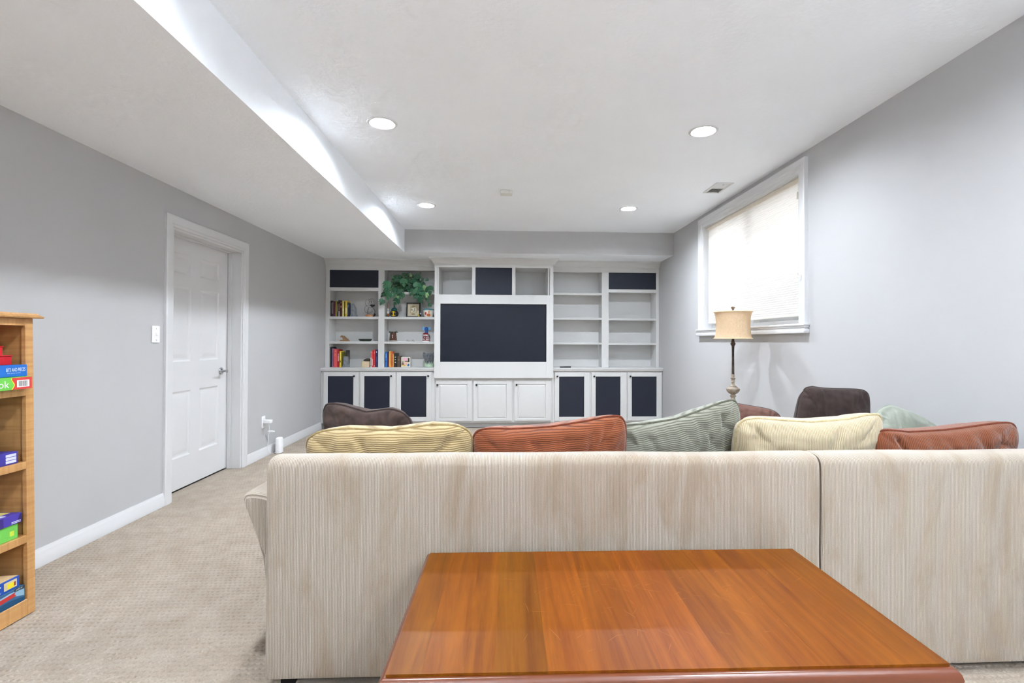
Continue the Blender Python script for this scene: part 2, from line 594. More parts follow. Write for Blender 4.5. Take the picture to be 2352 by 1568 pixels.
for j, (z0, z1) in enumerate(rows):
    for (y0, y1) in cols:
        pn = MB()
        rings = [(0.0, 0.0), (0.008, -0.006), (0.016, -0.009), (0.030, -0.009), (0.058, -0.002), (0.062, -0.0015)]
        vv, ff = [], []
        for ins, d in rings:
            vv += [(SX0 + d, y0 + ins, z0 + ins), (SX0 + d, y1 - ins, z0 + ins), (SX0 + d, y1 - ins, z1 - ins), (SX0 + d, y0 + ins, z1 - ins)]
        for k in range(len(rings) - 1):
            for e in range(4):
                ff.append((k * 4 + e, k * 4 + (e + 1) % 4, k * 4 + 4 + (e + 1) % 4, k * 4 + 4 + e))
        k = (len(rings) - 1) * 4
        ff.append((k, k + 1, k + 2, k + 3))
        pn.add(vv, ff)
        obj('door_panel', pn, M_TRIM, dr, sharp=12, fix=False)
M_CHROME = paint('brushed_chrome', (196, 197, 200), 0.18, 0.02, metal=1.0)
hd = MB()
hy, hz = 4.668, 0.925
hd.lathe([(0.033, SX0), (0.033, SX0 + 0.006), (0.028, SX0 + 0.012), (0.012, SX0 + 0.016), (0.011, SX0 + 0.045), (0.014, SX0 + 0.05), (0.014, SX0 + 0.06), (0.002, SX0 + 0.063)], (0, hy, hz), 24, 'x')
hd.tube([(SX0 + 0.053, hy, hz), (SX0 + 0.056, hy - 0.03, hz + 0.002), (SX0 + 0.056, hy - 0.07, hz + 0.001), (SX0 + 0.054, hy - 0.10, hz - 0.004)], [0.011, 0.009, 0.008, 0.0075], 10)
obj('lever_handle', hd, M_CHROME, dr, label='polished chrome lever handle')
tag(obj('door_backing', MB().box(XL - 0.40, XL - 0.16, DY0 - 0.15, DY1 + 0.15, -0.05, 2.3), flat((90, 90, 90), 0.9)), kind='structure')

# ---------------------------------------------------------------- the window
wn = bpy.data.objects.new('window_1', None); COL.objects.link(wn); wn.location = (XR, (WY0 + WY1) / 2, WZ0)
ORI[wn] = Vector(wn.location)
tag(wn, 'white cased basement window with a stepped sill on the grey wall', None, kind='structure')
WC = [(0.0, 0.0), (0.0, 0.012), (0.010, 0.016), (0.022, 0.016), (0.026, 0.022), (0.050, 0.024), (0.056, 0.030), (0.095, 0.034), (0.102, 0.030), (0.102, 0.0)]
wc = MB()
wc.sweep([(WY0, WZ0), (WY0, WZ1 - 0.02), (WY1, WZ1 - 0.02), (WY1, WZ0)], [(o, XR - h) for o, h in WC], plane='x', flip=-1)
obj('window_casing', wc, M_TRIM, wn)
st = MB()
y0, y1 = 3.545, 5.575
for (p, za, zb, e) in ((0.050, 1.331, 1.347, 0.004), (0.043, 1.318, 1.332, 0.003), (0.036, 1.304, 1.319, 0.003), (0.046, 1.274, 1.305, 0.004)):
    st.box(XR - p, XR + 0.0, y0 + (0.05 - p), y1 - (0.05 - p), za, zb, e, 2)
st.box(XR, XR + 0.10, WY0, WY1, WZ0 - 0.012, WZ0 + 0.002)
obj('window_sill', st, M_TRIM, wn)
jw = MB()
jw.box(XR, XR + 0.16, WY0 - 0.001, WY0 + 0.004, WZ0, WZ1)
jw.box(XR, XR + 0.16, WY1 - 0.004, WY1 + 0.001, WZ0, WZ1)
jw.box(XR, XR + 0.16, WY0, WY1, WZ1 - 0.022, WZ1 + 0.001)
obj('window_jamb', jw, M_TRIM, wn)
fr = MB()
GX = XR + 0.115
for a, b in ((WY0 + 0.004, WY0 + 0.045), ((WY0 + WY1) / 2 - 0.03, (WY0 + WY1) / 2 + 0.03), (WY1 - 0.045, WY1 - 0.004)):
    fr.box(GX - 0.03, GX + 0.03, a, b, WZ0 + 0.002, WZ1 - 0.022, 0.003)
for a, b in ((WZ0 + 0.002, WZ0 + 0.04), (WZ1 - 0.065, WZ1 - 0.022)):
    fr.box(GX - 0.029, GX + 0.029, WY0 + 0.004, WY1 - 0.004, a, b, 0.003)
obj('window_sash', fr, M_TRIM, wn)
gg = N('window_glass')
_tr = gg.n('ShaderNodeBsdfTransparent'); _gl = gg.n('ShaderNodeBsdfGlossy'); _fr = gg.n('ShaderNodeLayerWeight'); _mx = gg.n('ShaderNodeMixShader')
_fr.inputs[0].default_value = 0.25; _gl.inputs['Roughness'].default_value = 0.02
gg.l(gg.madd(gg.math('POWER', _fr.outputs[1], 3.0), 0.5, 0.04), _mx.inputs[0]); gg.l(_tr.outputs[0], _mx.inputs[1]); gg.l(_gl.outputs[0], _mx.inputs[2]); gg.l(_mx.outputs[0], gg.out.inputs[0])
for a, b in ((WY0 + 0.045, (WY0 + WY1) / 2 - 0.03), ((WY0 + WY1) / 2 + 0.03, WY1 - 0.045)):
    obj('window_pane', MB().box(GX - 0.002, GX + 0.002, a, b, WZ0 + 0.04, WZ1 - 0.065), gg.m, wn)
# window well and ground outside
ww = MB()
n = 26
arc = [(XR + 0.2 + 0.85 * math.sin(PI * k / n), (WY0 + WY1) / 2 - 1.15 * math.cos(PI * k / n)) for k in range(n + 1)]
lo, hi = 0.95, 1.98
pts = []
for x, y in arc: pts.append((x, y, lo))
for x, y in arc: pts.append((x, y, hi))
ww.add(pts, [(k, k + 1, n + 2 + k, n + 1 + k) for k in range(n)])
ww.add([(XR + 0.2, 3.2, 1.0), (XR + 1.2, 3.2, 1.0), (XR + 1.2, 5.9, 1.0), (XR + 0.2, 5.9, 1.0)], [(0, 1, 2, 3)])
tag(obj('window_well', ww, paint('galvanised_steel', (205, 207, 208), 0.6, 0.05)), kind='structure')

# cellular shade
def shade():
    t = thing('cellular_shade', 'cream pleated cellular shade drawn almost down over the bright window', 'window shade', (XR + 0.045, (WY0 + WY1) / 2, WZ1 - 0.05))
    g = N('cellular_shade_fabric')
    d = g.n('ShaderNodeBsdfDiffuse'); tl = g.n('ShaderNodeBsdfTranslucent'); mx = g.n('ShaderNodeMixShader')
    d.inputs[0].default_value = (*lin((248, 247, 244)), 1); tl.inputs[0].default_value = (*lin((252, 251, 248)), 1)
    f = g.noise(g.coord('Object', (40, 40, 6)), 1.0, 4)
    g.l(g.ramp(f, [(0.3, 0.50), (0.7, 0.56)]), mx.inputs[0]); g.l(d.outputs[0], mx.inputs[1]); g.l(tl.outputs[0], mx.inputs[2]); g.l(mx.outputs[0], g.out.inputs[0])
    y0, y1 = WY0 + 0.012, WY1 - 0.012
    z0, z1 = 1.425, WZ1 - 0.058
    x = XR + 0.045
    m = MB()
    n = 56
    pts = []
    for k in range(n * 2 + 1):
        z = z1 + (z0 - z1) * k / (2 * n)
        pts.append((x + (0.0035 if k % 2 else -0.0035), z))
    m.add([(p[0], y, p[1]) for p in pts for y in (y0, y1)], [(2 * k, 2 * k + 1, 2 * k + 3, 2 * k + 2) for k in range(2 * n)])
    obj('pleated_fabric', m, g.m, t, sharp=10, fix=False)
    obj('head_rail', MB().box(x - 0.022, x + 0.022, y0, y1, WZ1 - 0.058, WZ1 - 0.0225, 0.003), flat((226, 218, 204), 0.5), t)
    obj('bottom_rail', MB().box(x - 0.011, x + 0.011, y0, y1, z0 - 0.016, z0, 0.003), flat((214, 212, 204), 0.5), t)
    c = MB().tube([(x - 0.024, y0 + 0.05, WZ1 - 0.05), (x - 0.025, y0 + 0.05, 2.38)], 0.0012, 6)
    obj('lift_cord', c, flat((235, 233, 226), 0.6), t)
    tz = MB().lathe([(0.002, 2.385), (0.0055, 2.375), (0.0075, 2.33), (0.003, 2.325)], (x - 0.025, y0 + 0.05, 0), 10)
    obj('cord_tassel', tz, flat((214, 208, 194), 0.5), t)
shade()
ck = MB()
ck.box(XR - 0.042, XR - 0.032, 3.598, 3.612, 1.675, 1.715, 0.002)
ck.tube([(XR - 0.040, 3.605, 1.68), (XR - 0.052, 3.605, 1.672), (XR - 0.056, 3.605, 1.655)], 0.003, 6)
ck.tube([(XR - 0.040, 3.605, 1.71), (XR - 0.052, 3.605, 1.716), (XR - 0.056, 3.605, 1.73)], 0.003, 6)
tag(obj('cord_cleat', ck, M_TRIM), 'small white cord cleat on the near side of the window casing', 'cleat')

# ---------------------------------------------------------------- ceiling fixtures
def emission(name, col, strength):
    g = N(name)
    e = g.n('ShaderNodeEmission')
    e.inputs[0].default_value = (*col, 1); e.inputs[1].default_value = strength
    g.l(e.outputs[0], g.out.inputs[0])
    return g.m
M_LENS = emission('downlight_lens', LAMP_COLOR, LAMP_STRENGTH)
M_LENS_BRIGHT = emission('downlight_lens_boosted', LAMP_COLOR, LAMP_STRENGTH * 1.45)  # far row boosted above the other bulbs to lighten the cabinets
M_CAN = paint('white_baffle', (235, 235, 235), 0.5)
DL_LABEL = {(0, 0): 'recessed round downlight nearest the ivy end of the far soffit', (1, 0): 'recessed round downlight at the far end nearest the shaded window',
            (0, 1): 'recessed round downlight in the nearer row beside the side soffit', (1, 1): 'recessed round downlight in the nearer row on the window side'}
def downlight(x, y, label, group):
    t = thing('recessed_downlight', label, 'ceiling light', (x, y, ZC), group=group)
    tr = MB().lathe([(HOLE_R - 0.002, ZC + 0.002), (HOLE_R - 0.002, ZC - 0.003), (HOLE_R + 0.004, ZC - 0.006), (0.094, ZC - 0.004), (0.098, ZC), ], (x, y, 0), 40, cap=False)
    obj('trim_ring', tr, M_TRIM, t)
    can = MB().lathe([(HOLE_R - 0.001, ZC + 0.0), (0.074, ZC + 0.03), (0.070, ZC + 0.10), (0.001, ZC + 0.10)], (x, y, 0), 40, cap=False)
    obj('baffle', can, M_CAN, t, fix=False)
    bl = MB()
    prof = [(0.001, ZC + 0.010), (0.034, ZC + 0.013), (0.052, ZC + 0.019), (0.062, ZC + 0.034)]
    bl.lathe(prof, (x, y, 0), 24, cap=False)
    obj('bulb', bl, M_LENS_BRIGHT if y > 5 else M_LENS, t, label='glowing white flood bulb')
for i, x in enumerate(LX):
    for j, y in enumerate(LY):
        if (i, j) in DL_LABEL:
            downlight(x, y, DL_LABEL[(i, j)], 'recessed downlights in the ceiling')
        elif j == 2 or i == 1:
            downlight(x, y, {(0, 2): 'recessed round downlight above the coffee table on the soffit side', (1, 2): 'recessed round downlight above the coffee table on the window side', (1, 3): 'recessed round downlight behind the viewpoint, nearer of two', (1, 4): 'recessed round downlight close to the rear wall behind the viewpoint'}[(i, j)], 'recessed downlights in the ceiling')

t = thing('ceiling_vent', 'white rectangular air register in the ceiling by the window', 'vent', (2.035, 4.50, ZC))
vx0, vx1, vy0, vy1 = 1.952, 2.112, 4.345, 4.655
fm = MB()
fm.sweep([(vx0, vy0), (vx1, vy0), (vx1, vy1), (vx0, vy1)], [(0.0, ZC), (0.0, ZC - 0.005), (-0.022, ZC - 0.009), (-0.026, ZC - 0.004), (-0.026, ZC)], closed=True, flip=1)
obj('vent_frame', fm, M_TRIM, t)
obj('vent_duct', MB().box(vx0 + 0.02, vx1 - 0.02, vy0 + 0.02, vy1 - 0.02, ZC - 0.002, ZC - 0.0005), flat((205, 203, 198), 0.8), t)
for k in range(20):
    y = vy0 + 0.035 + k * (vy1 - vy0 - 0.07) / 19
    a = 0.006 if k < 10 else -0.006
    obj('vent_louver', MB().prism([(y - a, ZC - 0.0025), (y - a + 0.0012, ZC - 0.0025), (y + a + 0.0012, ZC - 0.0085), (y + a, ZC - 0.0085)], 'x', vx0 + 0.024, vx1 - 0.024), M_TRIM, t)
obj('vent_lever', MB().box(2.028, 2.036, vy0 + 0.03, vy0 + 0.05, ZC - 0.014, ZC - 0.009, 0.001), M_TRIM, t)

t = thing('carbon_monoxide_alarm', 'small off-white rectangular alarm box on the middle of the ceiling', 'alarm', (0.055, 4.72, ZC))
obj('alarm_body', MB().box(-0.002, 0.112, 4.675, 4.775, ZC - 0.034, ZC, 0.006, 2), flat((226, 225, 220), 0.5), t)
obj('alarm_cover_seam', MB().box(0.078, 0.080, 4.673, 4.68, ZC - 0.031, ZC - 0.003), flat((190, 188, 182), 0.5), t)

# ---------------------------------------------------------------- wall plates
M_PLAS = flat((240, 240, 242), 0.35)
t = thing('light_switch', 'white toggle light switch plate on the grey wall beside the door', 'switch', (XL, 3.625, 1.19))
obj('switch_plate', MB().box(XL, XL + 0.007, 3.586, 3.664, 1.188, 1.308, 0.003, 2), M_PLAS, t)
obj('toggle', MB().box(XL + 0.005, XL + 0.018, 3.620, 3.630, 1.240, 1.262, 0.002), M_PLAS, t)
for z in (1.208, 1.288):
    obj('screw', MB().lathe([(0.003, XL + 0.006), (0.003, XL + 0.0078), (0.0005, XL + 0.008)], (0, 3.625, z), 8, 'x'), M_CHROME, t)
t = thing('wall_outlet', 'white outlet plate low on the grey wall past the door', 'outlet', (XL, 5.232, 0.30))
obj('outlet_plate', MB().box(XL, XL + 0.006, 5.195, 5.270, 0.300, 0.425, 0.002, 2), M_PLAS, t)
for z in (0.335, 0.39):
    obj('socket', MB().lathe([(0.017, XL + 0.005), (0.017, XL + 0.0075), (0.001, XL + 0.0075)], (0, 5.232, z), 16, 'x'), flat((228, 228, 230), 0.4), t)
t = thing('power_adapter', 'white power adapter block plugged into the low outlet', 'adapter', (XL + 0.03, 5.235, 0.355))
obj('adapter_body', MB().box(XL + 0.0065, XL + 0.085, 5.208, 5.262, 0.352, 0.386, 0.004, 2), M_PLAS, t)
cb = MB().tube([(XL + 0.05, 5.24, 0.354), (XL + 0.048, 5.262, 0.31), (XL + 0.04, 5.285, 0.265), (XL + 0.06, 5.31, 0.262), (XL + 0.03, 5.30, 0.235), (XL + 0.026, 5.29, 0.17), (XL + 0.024, 5.28, 0.09), (XL + 0.03, 5.30, 0.035), (XL + 0.045, 5.34, 0.012), (XL + 0.058, 5.385, 0.014)], 0.0022, 6)
obj('adapter_cable', cb, M_PLAS, t)
bd = MB().tube([(XL + 0.03, 5.285, 0.258), (XL + 0.05, 5.315, 0.252), (XL + 0.07, 5.335, 0.246)], 0.0085, 8)
obj('cable_bundle', bd, M_PLAS, t)
t = thing('wifi_router', 'small upright white rounded router standing on the carpet against the baseboard', 'router', (-2.375, 5.43, 0))
rb = MB()
for k, z in enumerate((0.012, 0.016, 0.150, 0.158, 0.162)):
    pass
rt = []
for z, s in ((0.003, 0.92), (0.006, 1.0), (0.150, 0.93), (0.160, 0.88), (0.165, 0.75)):
    ring = []
    for k in range(24):
        a = 2 * PI * k / 24
        c_, s_ = math.cos(a), math.sin(a)
        ring.append((-2.372 + 0.030 * s * math.copysign(abs(c_) ** 0.6, c_) + (0.165 - z) * 0.02, 5.43 + 0.052 * s * math.copysign(abs(s_) ** 0.6, s_), z))
    rt.append(ring)
rb.add([p for r in rt for p in r], [(i * 24 + k, i * 24 + (k + 1) % 24, i * 24 + 24 + (k + 1) % 24, i * 24 + 24 + k) for i in range(4) for k in range(24)] + [tuple(range(24))[::-1], tuple(range(96, 120))])
obj('router_body', rb, M_PLAS, t)
obj('router_port', MB().box(-2.413, -2.400, 5.385, 5.395, 0.010, 0.018, 0.001), flat((70, 72, 76), 0.5), t)

# ================================================================ BUILT-IN CABINETS
M_FAB = None
def _fab():
    g = N('black_speaker_cloth')
    v = g.coord('Object')
    w = g.noise(v, 900, 2)
    col = g.ramp(w, [(0.3, lin((20, 24, 35))), (0.7, lin((35, 41, 57)))])
    return g.fin(col, 0.55, g.bump(w, 0.4, 0.001), 0.35)
M_FAB = _fab()
M_KNOB = flat((22, 21, 22), 0.35)
YU, YFACE, YDOOR, YCTR = 7.02, 6.875, 6.857, 6.820
CTZ0, CTZ1 = 0.797, 0.836
BKU = 7.300

def knob(x, y, z, parent):
    k = MB().lathe([(0.006, y), (0.005, y - 0.008), (0.009, y - 0.012), (0.014, y - 0.017), (0.0135, y - 0.022), (0.008, y - 0.026), (0.001, y - 0.027)], (x, 0, z), 16, 'y')
    return obj('knob', k, M_KNOB, parent, label='round black cabinet knob')

def frame_door(root, x0, x1, z0, z1, px0, px1, pz0, pz1, yd, kx, kz, style):
    """one cabinet door: frame with moulded edge, panel, knob"""
    d = MB()
    # the frame as a swept ring between outer edge and panel opening
    for a, b, c, e in ((x0, px0, z0, z1), (px1, x1, z0, z1), (px0, px1, z0, pz0), (px0, px1, pz1, z1)):
        d.box(a, b, yd, yd + 0.017, c, e, 0.0025 if style == 'cloth' else 0.0015)
    if style == 'cloth':
        o = obj('door', d, M_CAB, root)
        obj('cloth_panel', MB().box(px0, px1, yd + 0.006, yd + 0.012, pz0, pz1), M_FAB, o, label='black cloth door panel')
    else:
        o = obj('door', d, M_CAB, root)
        rings = [(0.0, 0.010), (0.004, 0.011), (0.008, 0.010), (0.022, 0.003), (0.025, 0.0025)]
        vv, ff = [], []
        for ins, dd in rings:
            vv += [(px0 + ins, yd + dd, pz0 + ins), (px1 - ins, yd + dd, pz0 + ins), (px1 - ins, yd + dd, pz1 - ins), (px0 + ins, yd + dd, pz1 - ins)]
        for k in range(len(rings) - 1):
            for e in range(4):
                ff.append((k * 4 + e, k * 4 + (e + 1) % 4, k * 4 + 4 + (e + 1) % 4, k * 4 + 4 + e))
        k = (len(rings) - 1) * 4
        ff.append((k, k + 1, k + 2, k + 3))
        obj('raised_panel', MB().add(vv, ff), M_CAB, o, sharp=10, fix=False)
    knob(kx, yd, kz, o)

def base_unit(label, x0, x1, doors, ztop, door_z, style, panels, knobs, pz, kz):
    cx = (x0 + x1) / 2
    t = thing('base_cabinet', label, 'cabinet', (cx, 7.08, 0))
    b = MB()
    b.box(x0, x1, YFACE + 0.018, BKU, 0.075, ztop)
    b.box(x0, x1, YFACE + 0.07, BKU - 0.02, 0.0, 0.075)
    obj('carcass', b, M_CAB, t)
    f = MB()
    dz0, dz1 = door_z
    f.box(x0, x1, YFACE, YFACE + 0.018, dz1 - 0.004, ztop)
    f.box(x0, x1, YFACE, YFACE + 0.018, 0.075, dz0 + 0.004)
    edges = [x0] + [v for d in doors for v in d] + [x1]
    for i in range(0, len(edges), 2):
        f.box(edges[i] - (0 if i == 0 else 0.004), edges[i + 1] + (0 if i == len(edges) - 2 else 0.004), YFACE, YFACE + 0.018, dz0 + 0.004, dz1 - 0.004)
    obj('face_frame', f, M_CAB, t)
    for (a, c), (pa, pb), kx in zip(doors, panels, knobs):
        frame_door(t, a, c, dz0, dz1, pa, pb, pz[0], pz[1], YDOOR, kx, kz, style)
    return t

base_unit('white base cabinet with three black cloth doors below the book shelves', -2.447, -0.908,
          ((-2.414, -1.949), (-1.920, -1.447), (-1.424, -0.942)), CTZ0, (0.100, 0.779), 'cloth',
          ((-2.354, -2.010), (-1.862, -1.517), (-1.363, -1.017)), (-1.995, -1.494, -0.989), (0.160, 0.724), 0.724)
base_unit('white base cabinet with three black cloth doors below the empty shelves', 0.740, 2.297,
          ((0.762, 1.258), (1.283, 1.783), (1.796, 2.281)), CTZ0, (0.095, 0.774), 'cloth',
          ((0.826, 1.179), (1.342, 1.694), (1.856, 2.210)), (0.799, 1.318, 1.831), (0.152, 0.714), 0.719)
CT = [(6.845, CTZ0), (6.840, CTZ0 + 0.004), (6.840, CTZ0 + 0.018), (6.836, CTZ0 + 0.022), (6.833, CTZ1 - 0.008), (6.838, CTZ1 - 0.002), (6.845, CTZ1), (BKU, CTZ1), (BKU, CTZ0)]
tag(obj('worktop', MB().prism(CT, 'x', -2.448, -0.9075), M_CAB), 'white worktop of the built-in below the shelves of books', 'worktop')
tag(obj('worktop', MB().prism(CT, 'x', 0.739, 2.298), M_CAB), 'white worktop of the built-in carrying the remote control', 'worktop')

def shelf(t, x0, x1, z0, z1):
    s = MB()
    s.box(x0, x1, YU + 0.022, BKU - 0.013, z0 + 0.004, z1)
    s.prism([(YU + 0.022, z0), (YU + 0.006, z0), (YU + 0.003, z0 + 0.003), (YU + 0.003, z0 + 0.4 * (z1 - z0)), (YU + 0.007, z0 + 0.5 * (z1 - z0)), (YU + 0.004, z0 + 0.6 * (z1 - z0)), (YU + 0.004, z1 - 0.003), (YU + 0.007, z1), (YU + 0.022, z1)], 'x', x0, x1)
    obj('shelf', s, M_CAB, t)

CROWN = [(0.0, 2.268), (0.010, 2.268), (0.012, 2.278), (0.022, 2.284), (0.030, 2.300), (0.048, 2.322), (0.066, 2.332), (0.072, 2.338), (0.072, ZS), (0.0, ZS)]
def hutch(label, x0, x1, bays, stiles, shelves, cloth, rails):
    cx = (x0 + x1) / 2
    t = thing('bookshelf', label, 'bookshelf', (cx, 7.16, CTZ1))
    z0, z1 = CTZ1, ZS
    obj('side_panel', MB().box(x0, x0 + 0.018, YU + 0.018, BKU, z0, z1), M_CAB, t)
    obj('side_panel', MB().box(x1 - 0.018, x1, YU + 0.018, BKU, z0, z1), M_CAB, t)
    obj('back_panel', MB().box(x0 + 0.018, x1 - 0.018, BKU - 0.012, BKU, z0, z1), M_CAB, t)
    obj('top_panel', MB().box(x0 + 0.018, x1 - 0.018, YU + 0.018, BKU - 0.012, 2.225, 2.243), M_CAB, t)
    for a, b in stiles:
        obj('stile', MB().box(a, b, YU, YU + 0.018, z0, 2.206, 0.001), M_CAB, t)
    dv = stiles[1]
    obj('divider', MB().box(dv[0] + 0.01, dv[1] - 0.01, YU + 0.018, BKU - 0.012, z0, 2.225), M_CAB, t)
    for (a, b) in (stiles[0], stiles[2]):
        mid = MB().box(min(a, b) if a == stiles[0][0] else a, b, YU + 0.018, BKU - 0.012, z0, 2.225)
        obj('side_filler', mid, M_CAB, t)
    obj('top_rail', MB().box(x0, x1, YU, YU + 0.018, 2.203, ZS - 0.001), M_CAB, t)
    for (a, b, c, d) in rails:
        obj('rail', MB().box(a, b, YU, YU + 0.018, c, d, 0.001), M_CAB, t)
        obj('shelf_board', MB().box(a, b, YU + 0.018, BKU - 0.012, c + 0.012, d), M_CAB, t)
    for (a, b, c, d) in shelves:
        shelf(t, a + 0.001, b - 0.001, c, d)
    for (a, b, c, d) in cloth:
        obj('speaker_panel', MB().box(a + 0.001, b - 0.001, YU + 0.004, YU + 0.012, c + 0.001, d - 0.001), M_FAB, t, label='black cloth speaker panel')
    obj('crown_molding', MB().prism([(YU - o, z) for o, z in CROWN], 'x', x0, x1), M_CAB, t)
    return t
LB1, LB2 = (-2.392, -1.717), (-1.631, -0.927)
hutch('white built-in shelves holding books, ornaments and the trailing ivy', -2.448, -0.9095, (LB1, LB2),
      ((-2.447, -2.392), (-1.717, -1.631), (-0.927, -0.910)),
      [(LB1[0], LB1[1], 1.514, 1.548), (LB2[0], LB2[1], 1.514, 1.548), (LB1[0], LB1[1], 1.166, 1.200), (LB2[0], LB2[1], 1.166, 1.200), (LB2[0], LB2[1], 1.868, 1.900)],
      [(LB1[0], LB1[1], 1.957, 2.203)], [(LB1[0], LB1[1], 1.909, 1.957)])
RB1, RB2 = (0.758, 1.459), (1.560, 2.254)
hutch('white built-in shelves standing empty beside the window wall', 0.7405, 2.298, (RB1, RB2),
      ((0.741, 0.758), (1.459, 1.560), (2.254, 2.297)),
      [(RB1[0], RB1[1], 1.876, 1.908), (RB1[0], RB1[1], 1.520, 1.548), (RB1[0], RB1[1], 1.164, 1.192), (RB2[0], RB2[1], 1.514, 1.542), (RB2[0], RB2[1], 1.158, 1.186)],
      [(RB2[0], RB2[1], 1.962, 2.203)], [(RB2[0], RB2[1], 1.917, 1.962)])

# ---- centre unit with the television
CX0, CX1 = -0.907, 0.738
t = thing('media_cabinet', 'white centre cabinet of the built-in framing the big dark television', 'cabinet', (-0.085, 7.06, 0))
b = MB()
b.box(CX0, CX1, YFACE + 0.018, BKU, 0.075, 0.700)
b.box(CX0, CX1, YFACE + 0.07, BKU - 0.02, 0.0, 0.075)
obj('base_carcass', b, M_CAB, t)
f = MB()
doors = ((-0.886, -0.390), (-0.366, 0.166), (0.195, 0.713))
f.box(CX0, CX1, YFACE, YFACE + 0.018, 0.662, 0.700)
f.box(CX0, CX1, YFACE, YFACE + 0.018, 0.075, 0.104)
for a, c in ((CX0, -0.882), (-0.394, -0.362), (0.162, 0.199), (0.709, CX1)):
    f.box(a, c, YFACE, YFACE + 0.018, 0.104, 0.662)
obj('base_face_frame', f, M_CAB, t)
for (a, c), (pa, pb), kx in zip(doors, ((-0.846, -0.452), (-0.318, 0.090), (0.245, 0.636)), (-0.863, -0.326, 0.229)):
    frame_door(t, a, c, 0.100, 0.666, pa, pb, 0.130, 0.608, YDOOR, kx, 0.602, 'raised')
TVX0, TVX1, TVZ0, TVZ1 = -0.825, 0.642, 0.921, 1.723
u = MB()
u.box(CX0, TVX0, YCTR, YCTR + 0.02, 0.697, 1.850, 0.0015)
u.box(TVX1, CX1, YCTR, YCTR + 0.02, 0.697, 1.850, 0.0015)
u.box(TVX0, TVX1, YCTR, YCTR + 0.02, 0.697, TVZ0, 0.0015)
u.box(TVX0, TVX1, YCTR, YCTR + 0.02, TVZ1, 1.850, 0.0015)
obj('television_surround', u, M_CAB, t)
u = MB()
CB = ((-0.871, -0.393), (-0.345, 0.161), (0.209, 0.689))
yb = YCTR + 0.005
for a, c in ((CX0, CB[0][0]), (CB[0][1], CB[1][0]), (CB[1][1], CB[2][0]), (CB[2][1], CX1)):
    u.box(a, c, yb, yb + 0.018, 1.850, 2.228, 0.001)
u.box(CX0, CX1, yb, yb + 0.018, 2.228, ZS - 0.001)
obj('cubby_frame', u, M_CAB, t)
for sa in (CX0, CX1 - 0.018):
    obj('side_panel', MB().box(sa, sa + 0.018, YCTR + 0.023, BKU, 0.7005, ZS - 0.001), M_CAB, t)
obj('cubby_floor', MB().box(CX0 + 0.018, CX1 - 0.018, YCTR + 0.023, BKU - 0.012, 1.838, 1.852), M_CAB, t)
obj('cubby_roof', MB().box(CX0 + 0.018, CX1 - 0.018, YCTR + 0.023, BKU - 0.012, 2.232, 2.246), M_CAB, t)
obj('base_deck', MB().box(CX0 + 0.018, CX1 - 0.018, YCTR + 0.023, BKU - 0.012, 0.7005, 0.716), M_CAB, t)
obj('back_panel', MB().box(CX0 + 0.018, CX1 - 0.018, BKU - 0.012, BKU, 0.700, 2.30), M_CAB, t)
for x in (-0.369, 0.185):
    obj('cubby_divider', MB().box(x - 0.012, x + 0.012, YCTR + 0.023, BKU - 0.012, 1.852, 2.232), M_CAB, t)
for x in (-0.860, 0.675):
    obj('cubby_side', MB().box(x - 0.011, x + 0.011, YCTR + 0.023, BKU - 0.012, 1.852, 2.232), M_CAB, t)
obj('speaker_panel', MB().box(CB[1][0] + 0.001, CB[1][1] - 0.001, YCTR + 0.010, YCTR + 0.018, 1.8515, 2.227), M_FAB, t, label='black cloth centre speaker panel')
cr = MB()
cr.sweep([(CX0, YU - 0.0005), (CX0, YCTR + 0.005), (CX1, YCTR + 0.005), (CX1, YU - 0.0005)], CROWN, flip=1)
obj('crown_molding', cr, M_CAB, t)

# the television set inside the surround
g = N('dark_television_screen')
_n = g.noise(g.coord('Object'), 700, 2)
M_SCREEN = g.fin(g.ramp(_n, [(0.3, lin((7, 14, 28))), (0.7, lin((12, 21, 38)))]), 0.42, g.bump(_n, 0.08, 0.0005), 0.32)
t = thing('television', 'large dark blank television set into the white centre cabinet', 'television', (-0.09, 6.90, 0.90))
obj('television_body', MB().box(TVX0 - 0.02, TVX1 + 0.02, YCTR + 0.034, YCTR + 0.11, TVZ0 - 0.02, TVZ1 + 0.02, 0.004), flat((16, 17, 21), 0.45), t)
obj('television_stand', MB().box(-0.45, 0.27, YCTR + 0.03, YCTR + 0.16, 0.7165, TVZ0 - 0.019, 0.004), flat((16, 17, 21), 0.45), t)
obj('screen', MB().box(TVX0 - 0.005, TVX1 + 0.005, YCTR + 0.026, YCTR + 0.033, TVZ0 - 0.005, TVZ1 + 0.005), M_SCREEN, t, label='blank dark blue-grey screen')

# ================================================================ SECTIONAL SOFA
M_SOFA = corduroy('tan_corduroy', (180, 168, 153), (129, 117, 103), 0.0052, (146, 128, 107), 0.0018, nap_scale=(8.5, 2.2), streak=0.75)
M_DARK = flat((20, 19, 18), 0.8)

def loft(rings, uvs, closed_ring=True, caps=True):
    m = MB()
    n = len(rings[0])
    v = [p for r in rings for p in r]
    uv = [q for r in uvs for q in r]
    f = []
    kk = n if closed_ring else n - 1
    for i in range(len(rings) - 1):
        for k in range(kk):
            k2 = (k + 1) % n
            f.append((i * n + k, i * n + k2, (i + 1) * n + k2, (i + 1) * n + k))
    m.add(v, f, uv)
    if caps:
        for r, rev in ((rings[0], True), (rings[-1], False)):
            ids = tuple(range(n))
            cu = [((p[1], p[2]) if abs(rings[0][0][0] - rings[-1][0][0]) > 0.3 else (p[0], p[2])) for p in r]
            m.add(r, [ids[::-1] if rev else ids], cu)
    return m

